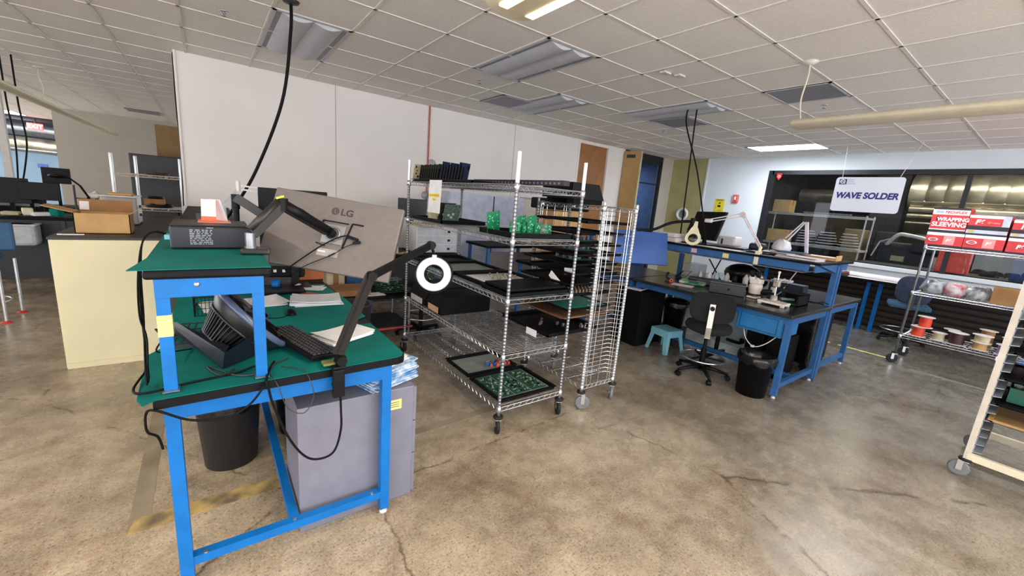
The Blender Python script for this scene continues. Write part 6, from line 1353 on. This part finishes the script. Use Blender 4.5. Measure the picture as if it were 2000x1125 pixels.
s = MB().rb((10.3, .75, 1.28), (.2, .2, .35), .04).cyl((10.1, .62, 1.12), (10.1, .62, 1.4), .012).cyl((10.1, .55, 1.12), (10.1, .55, 1.4), .012)
one('bench_press', s, mat('press_grey_green', (70, 84, 74), .5), 'dark grey-green press behind the glass between red and blue panels', 'machine')
for i in range(9):
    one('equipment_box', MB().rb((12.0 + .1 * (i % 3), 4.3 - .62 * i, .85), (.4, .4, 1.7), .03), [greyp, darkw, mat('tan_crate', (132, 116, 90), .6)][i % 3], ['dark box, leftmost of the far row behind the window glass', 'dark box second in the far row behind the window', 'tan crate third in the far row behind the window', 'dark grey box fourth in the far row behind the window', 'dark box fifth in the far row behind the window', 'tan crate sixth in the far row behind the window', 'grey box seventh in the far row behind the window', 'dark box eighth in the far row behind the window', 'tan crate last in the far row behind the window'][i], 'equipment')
# ================================================================== far left area
t = thing('exit_sign', 'glowing red exit sign far off at left', 'exit sign', (-4.25, 19.9, 2.74)); link('sign_case', MB().box((-4.25, 19.9, 2.74), (.34, .04, .2)), exitm, t); link('sign_rod', MB().cyl((-4.25, 19.9, 2.84), (-4.25, 19.9, CZ), .01), greyd, t)
link('sign_lettering', textmb('EXIT', .17, frame_mx((-4.25, 19.875, 2.74), (1, 0, 0), (0, 0, 1)), .002, .004), mat('exit_letter', (255, 190, 180), .5, emit=1.5), t)
troffer(-5.35, -4.3, 18.4, 19.6, 'bright ceiling light far off at upper left', True)
t = thing('air_duct', 'large shiny round duct in the far left area', 'duct', (-6, 22, 2.4)); link('duct_main', MB().cyl((-8.8, 22, 2.37), (-2.6, 22, 2.12), .25, n=24), ductm, t); link('duct_pipe', MB().cyl((-8.8, 21.6, 2.13), (-2.6, 21.6, 2.0), .05).cyl((-8.8, 22.6, 2.83), (-2.6, 22.6, 2.7), .2), chromeD, t)
one('white_column', MB().bx(-3.03, -2.93, 11.95, 12.05, 0, 3.0), whitep, 'white square column at the far left', 'column')
one('wall_placard', MB().bx(-5.2, -4.95, 23.96, 23.99, 1.45, 1.6), mat('placard_blue', (90, 110, 190), .5), 'small blue and white placard on the distant blue-grey wall', 'placard')
t = thing('workbench', 'dark workbench with black panels in the far left area', 'workbench', (-2.2, 8.6, 0)); link('worktop', MB().rb((-2.2, 8.65, .93), (2.0, .8, .04), .005), blacks, t); link('front_panel', MB().bx(-3.1, -1.25, 8.3, 8.33, .1, .91), mat('panel_navy_black', (26, 26, 34), .5), t); link('panel_stile', MB().bx(-1.66, -1.62, 8.28, 8.30, .1, .91), greyp, t); link('side_panel', MB().bx(-1.25, -1.22, 8.3, 9.0, 0, .91), blackp, t)
t = thing('workbench', 'second dark bench deeper in the far left area', 'workbench', (-2.2, 10.6, 0)); link('worktop', MB().rb((-2.0, 10.6, .93), (2.6, .8, .04), .005), blacks, t); link('front_panel', MB().bx(-3.2, -.8, 10.25, 10.28, 0, .91), blacks, t)
t = thing('white_drawers', 'white rounded drawer case hanging under the far left bench', 'drawer unit', (-2.0, 8.2, .5)); link('unit_body', MB().rb((-2.02, 8.15, .73), (.34, .26, .28), .04), mat('unit_white', (196, 202, 208), .4), t); link('unit_lid', MB().rb((-2.02, 8.14, .86), (.36, .28, .02), .008), whitep, t)
for c_, w_, h_, lb in (((-1.88, 8.55, 1.28), .38, .24, 'black monitor on the far left bench, centre'), ((-2.16, 8.6, 1.27), .36, .34, 'black monitor at the left picture edge on the far bench'), ((-2.06, 10.4, 1.47), .34, .26, 'dark upright screen behind the far left monitors'), ((-2.05, 8.9, 1.2), .3, .22, 'low black monitor between the far left screens')):
    t = thing('monitor', lb, 'monitor', (c_[0], c_[1], .95)); link('monitor_shell', MB().rb(c_, (w_, .03, h_), .006), blackp, t); link('monitor_stand', MB().bx(c_[0] - .02, c_[0] + .02, c_[1] + .01, c_[1] + .03, .96, c_[2]).rb((c_[0], c_[1], .957), (.2, .16, .012), .004), blacks, t)
t = thing('magnifier_lamp', 'black ring lamp raised over the far left bench', 'lamp', (-1.33, 8.4, .95)); s8 = 8.4 / 7.5
link('lamp_ring', MB().ring((-1.60, 8.2, 1.512), .085, .02, axis=(0, .1, 1)), blackp, t); link('upper_arm', MB().bar((-1.53, 8.2, 1.52), (-1.42, 8.25, 1.40), .015, .02), blackp, t); link('lower_arm', MB().bar((-1.42, 8.25, 1.40), (-1.36, 8.3, 1.25), .015, .02), blackp, t); link('lamp_post', MB().bar((-1.36, 8.3, 1.25), (-1.36, 8.4, .95), .03, .03), blackp, t)
t = thing('microscope', 'cream microscope on the far left bench', 'microscope', (-1.33, 8.45, .95)); link('microscope_head', MB().rb((-1.33, 8.42, 1.27), (.12, .12, .08), .02).cyl((-1.36, 8.4, 1.27), (-1.28, 8.36, 1.33), .02), scopew, t); link('microscope_stand', MB().cyl((-1.30, 8.45, .95), (-1.30, 8.45, 1.25), .02).cyl((-1.52, 8.45, 1.22), (-1.3, 8.45, 1.21), .008).cyl((-1.52, 8.45, .96), (-1.52, 8.45, 1.4), .012), greyd, t)
for i, (x, w_, m_, lb) in enumerate(((-2.12, .16, tan, 'tan crumpled material on the far left bench edge'), (-1.97, .1, beige, 'cream tool standing on the far left bench'), (-1.85, .2, paper, 'white papers on the far left bench'), (-1.7, .1, green, 'small green item on the far left bench'), (-1.5, .14, greyp, 'dark lump on the far left bench near the microscope'), (-1.42, .1, mat('rust', (96, 50, 36), .6), 'rust brown item beside the far microscope'))):
    one('bench_item', MB().rb((x, 8.35, .955 + .03 * (1 + i % 2)), (w_, .12, .05 * (1 + i % 2)), .015, (0, 0, .3 * i)), m_, lb, 'item')
t = thing('lab_stool', 'tall blue stool with chrome legs and red feet at the left picture edge', 'stool', (-1.98, 6.6, 0))
for x, y in ((-1.78, 6.40), (-1.765, 6.82), (-2.2, 6.4), (-2.2, 6.85)):
    k = link('leg', MB().cyl((x, y, .02), (x * .97 - .05, y * .985 + .1, .62), .013), chrome, t); link('foot', MB().lathe([(.001, .02), (.02, .02), (.05, .0), (.001, 0)], (x, y, 0), 16), red, k)
link('leg_ring', MB().ring((-1.99, 6.62, .2), .21, .008, axis=(0, 0, 1)), chrome, t); link('seat', MB().rb((-2.03, 6.62, .66), (.42, .42, .07), .03), bseat, t); link('backrest', MB().rb((-1.93, 6.8, .86), (.40, .05, .30), .02), mat('far_blue', (50, 92, 130), .7), t)
for x, y, x1 in ((-2.13, 8.9, -2.1), (-1.98, 8.7, -2.02)):
    cord('power_cord', [(x, y, CZ), (x, y, 2.4), (x + .02, y, 1.9), (x1 - .05, y, 1.3)], .01, 'dark cord hanging at the ' + ('left picture edge' if x < -2.1 else 'far left beside the white column'))
cord('wall_cable', [(-.23, 6.4, 3.0), (-.235, 6.42, 2.4), (-.225, 6.42, 2.0), (-.24, 6.42, 1.3)], .006, 'thin dark cable running down the end of the white wall')
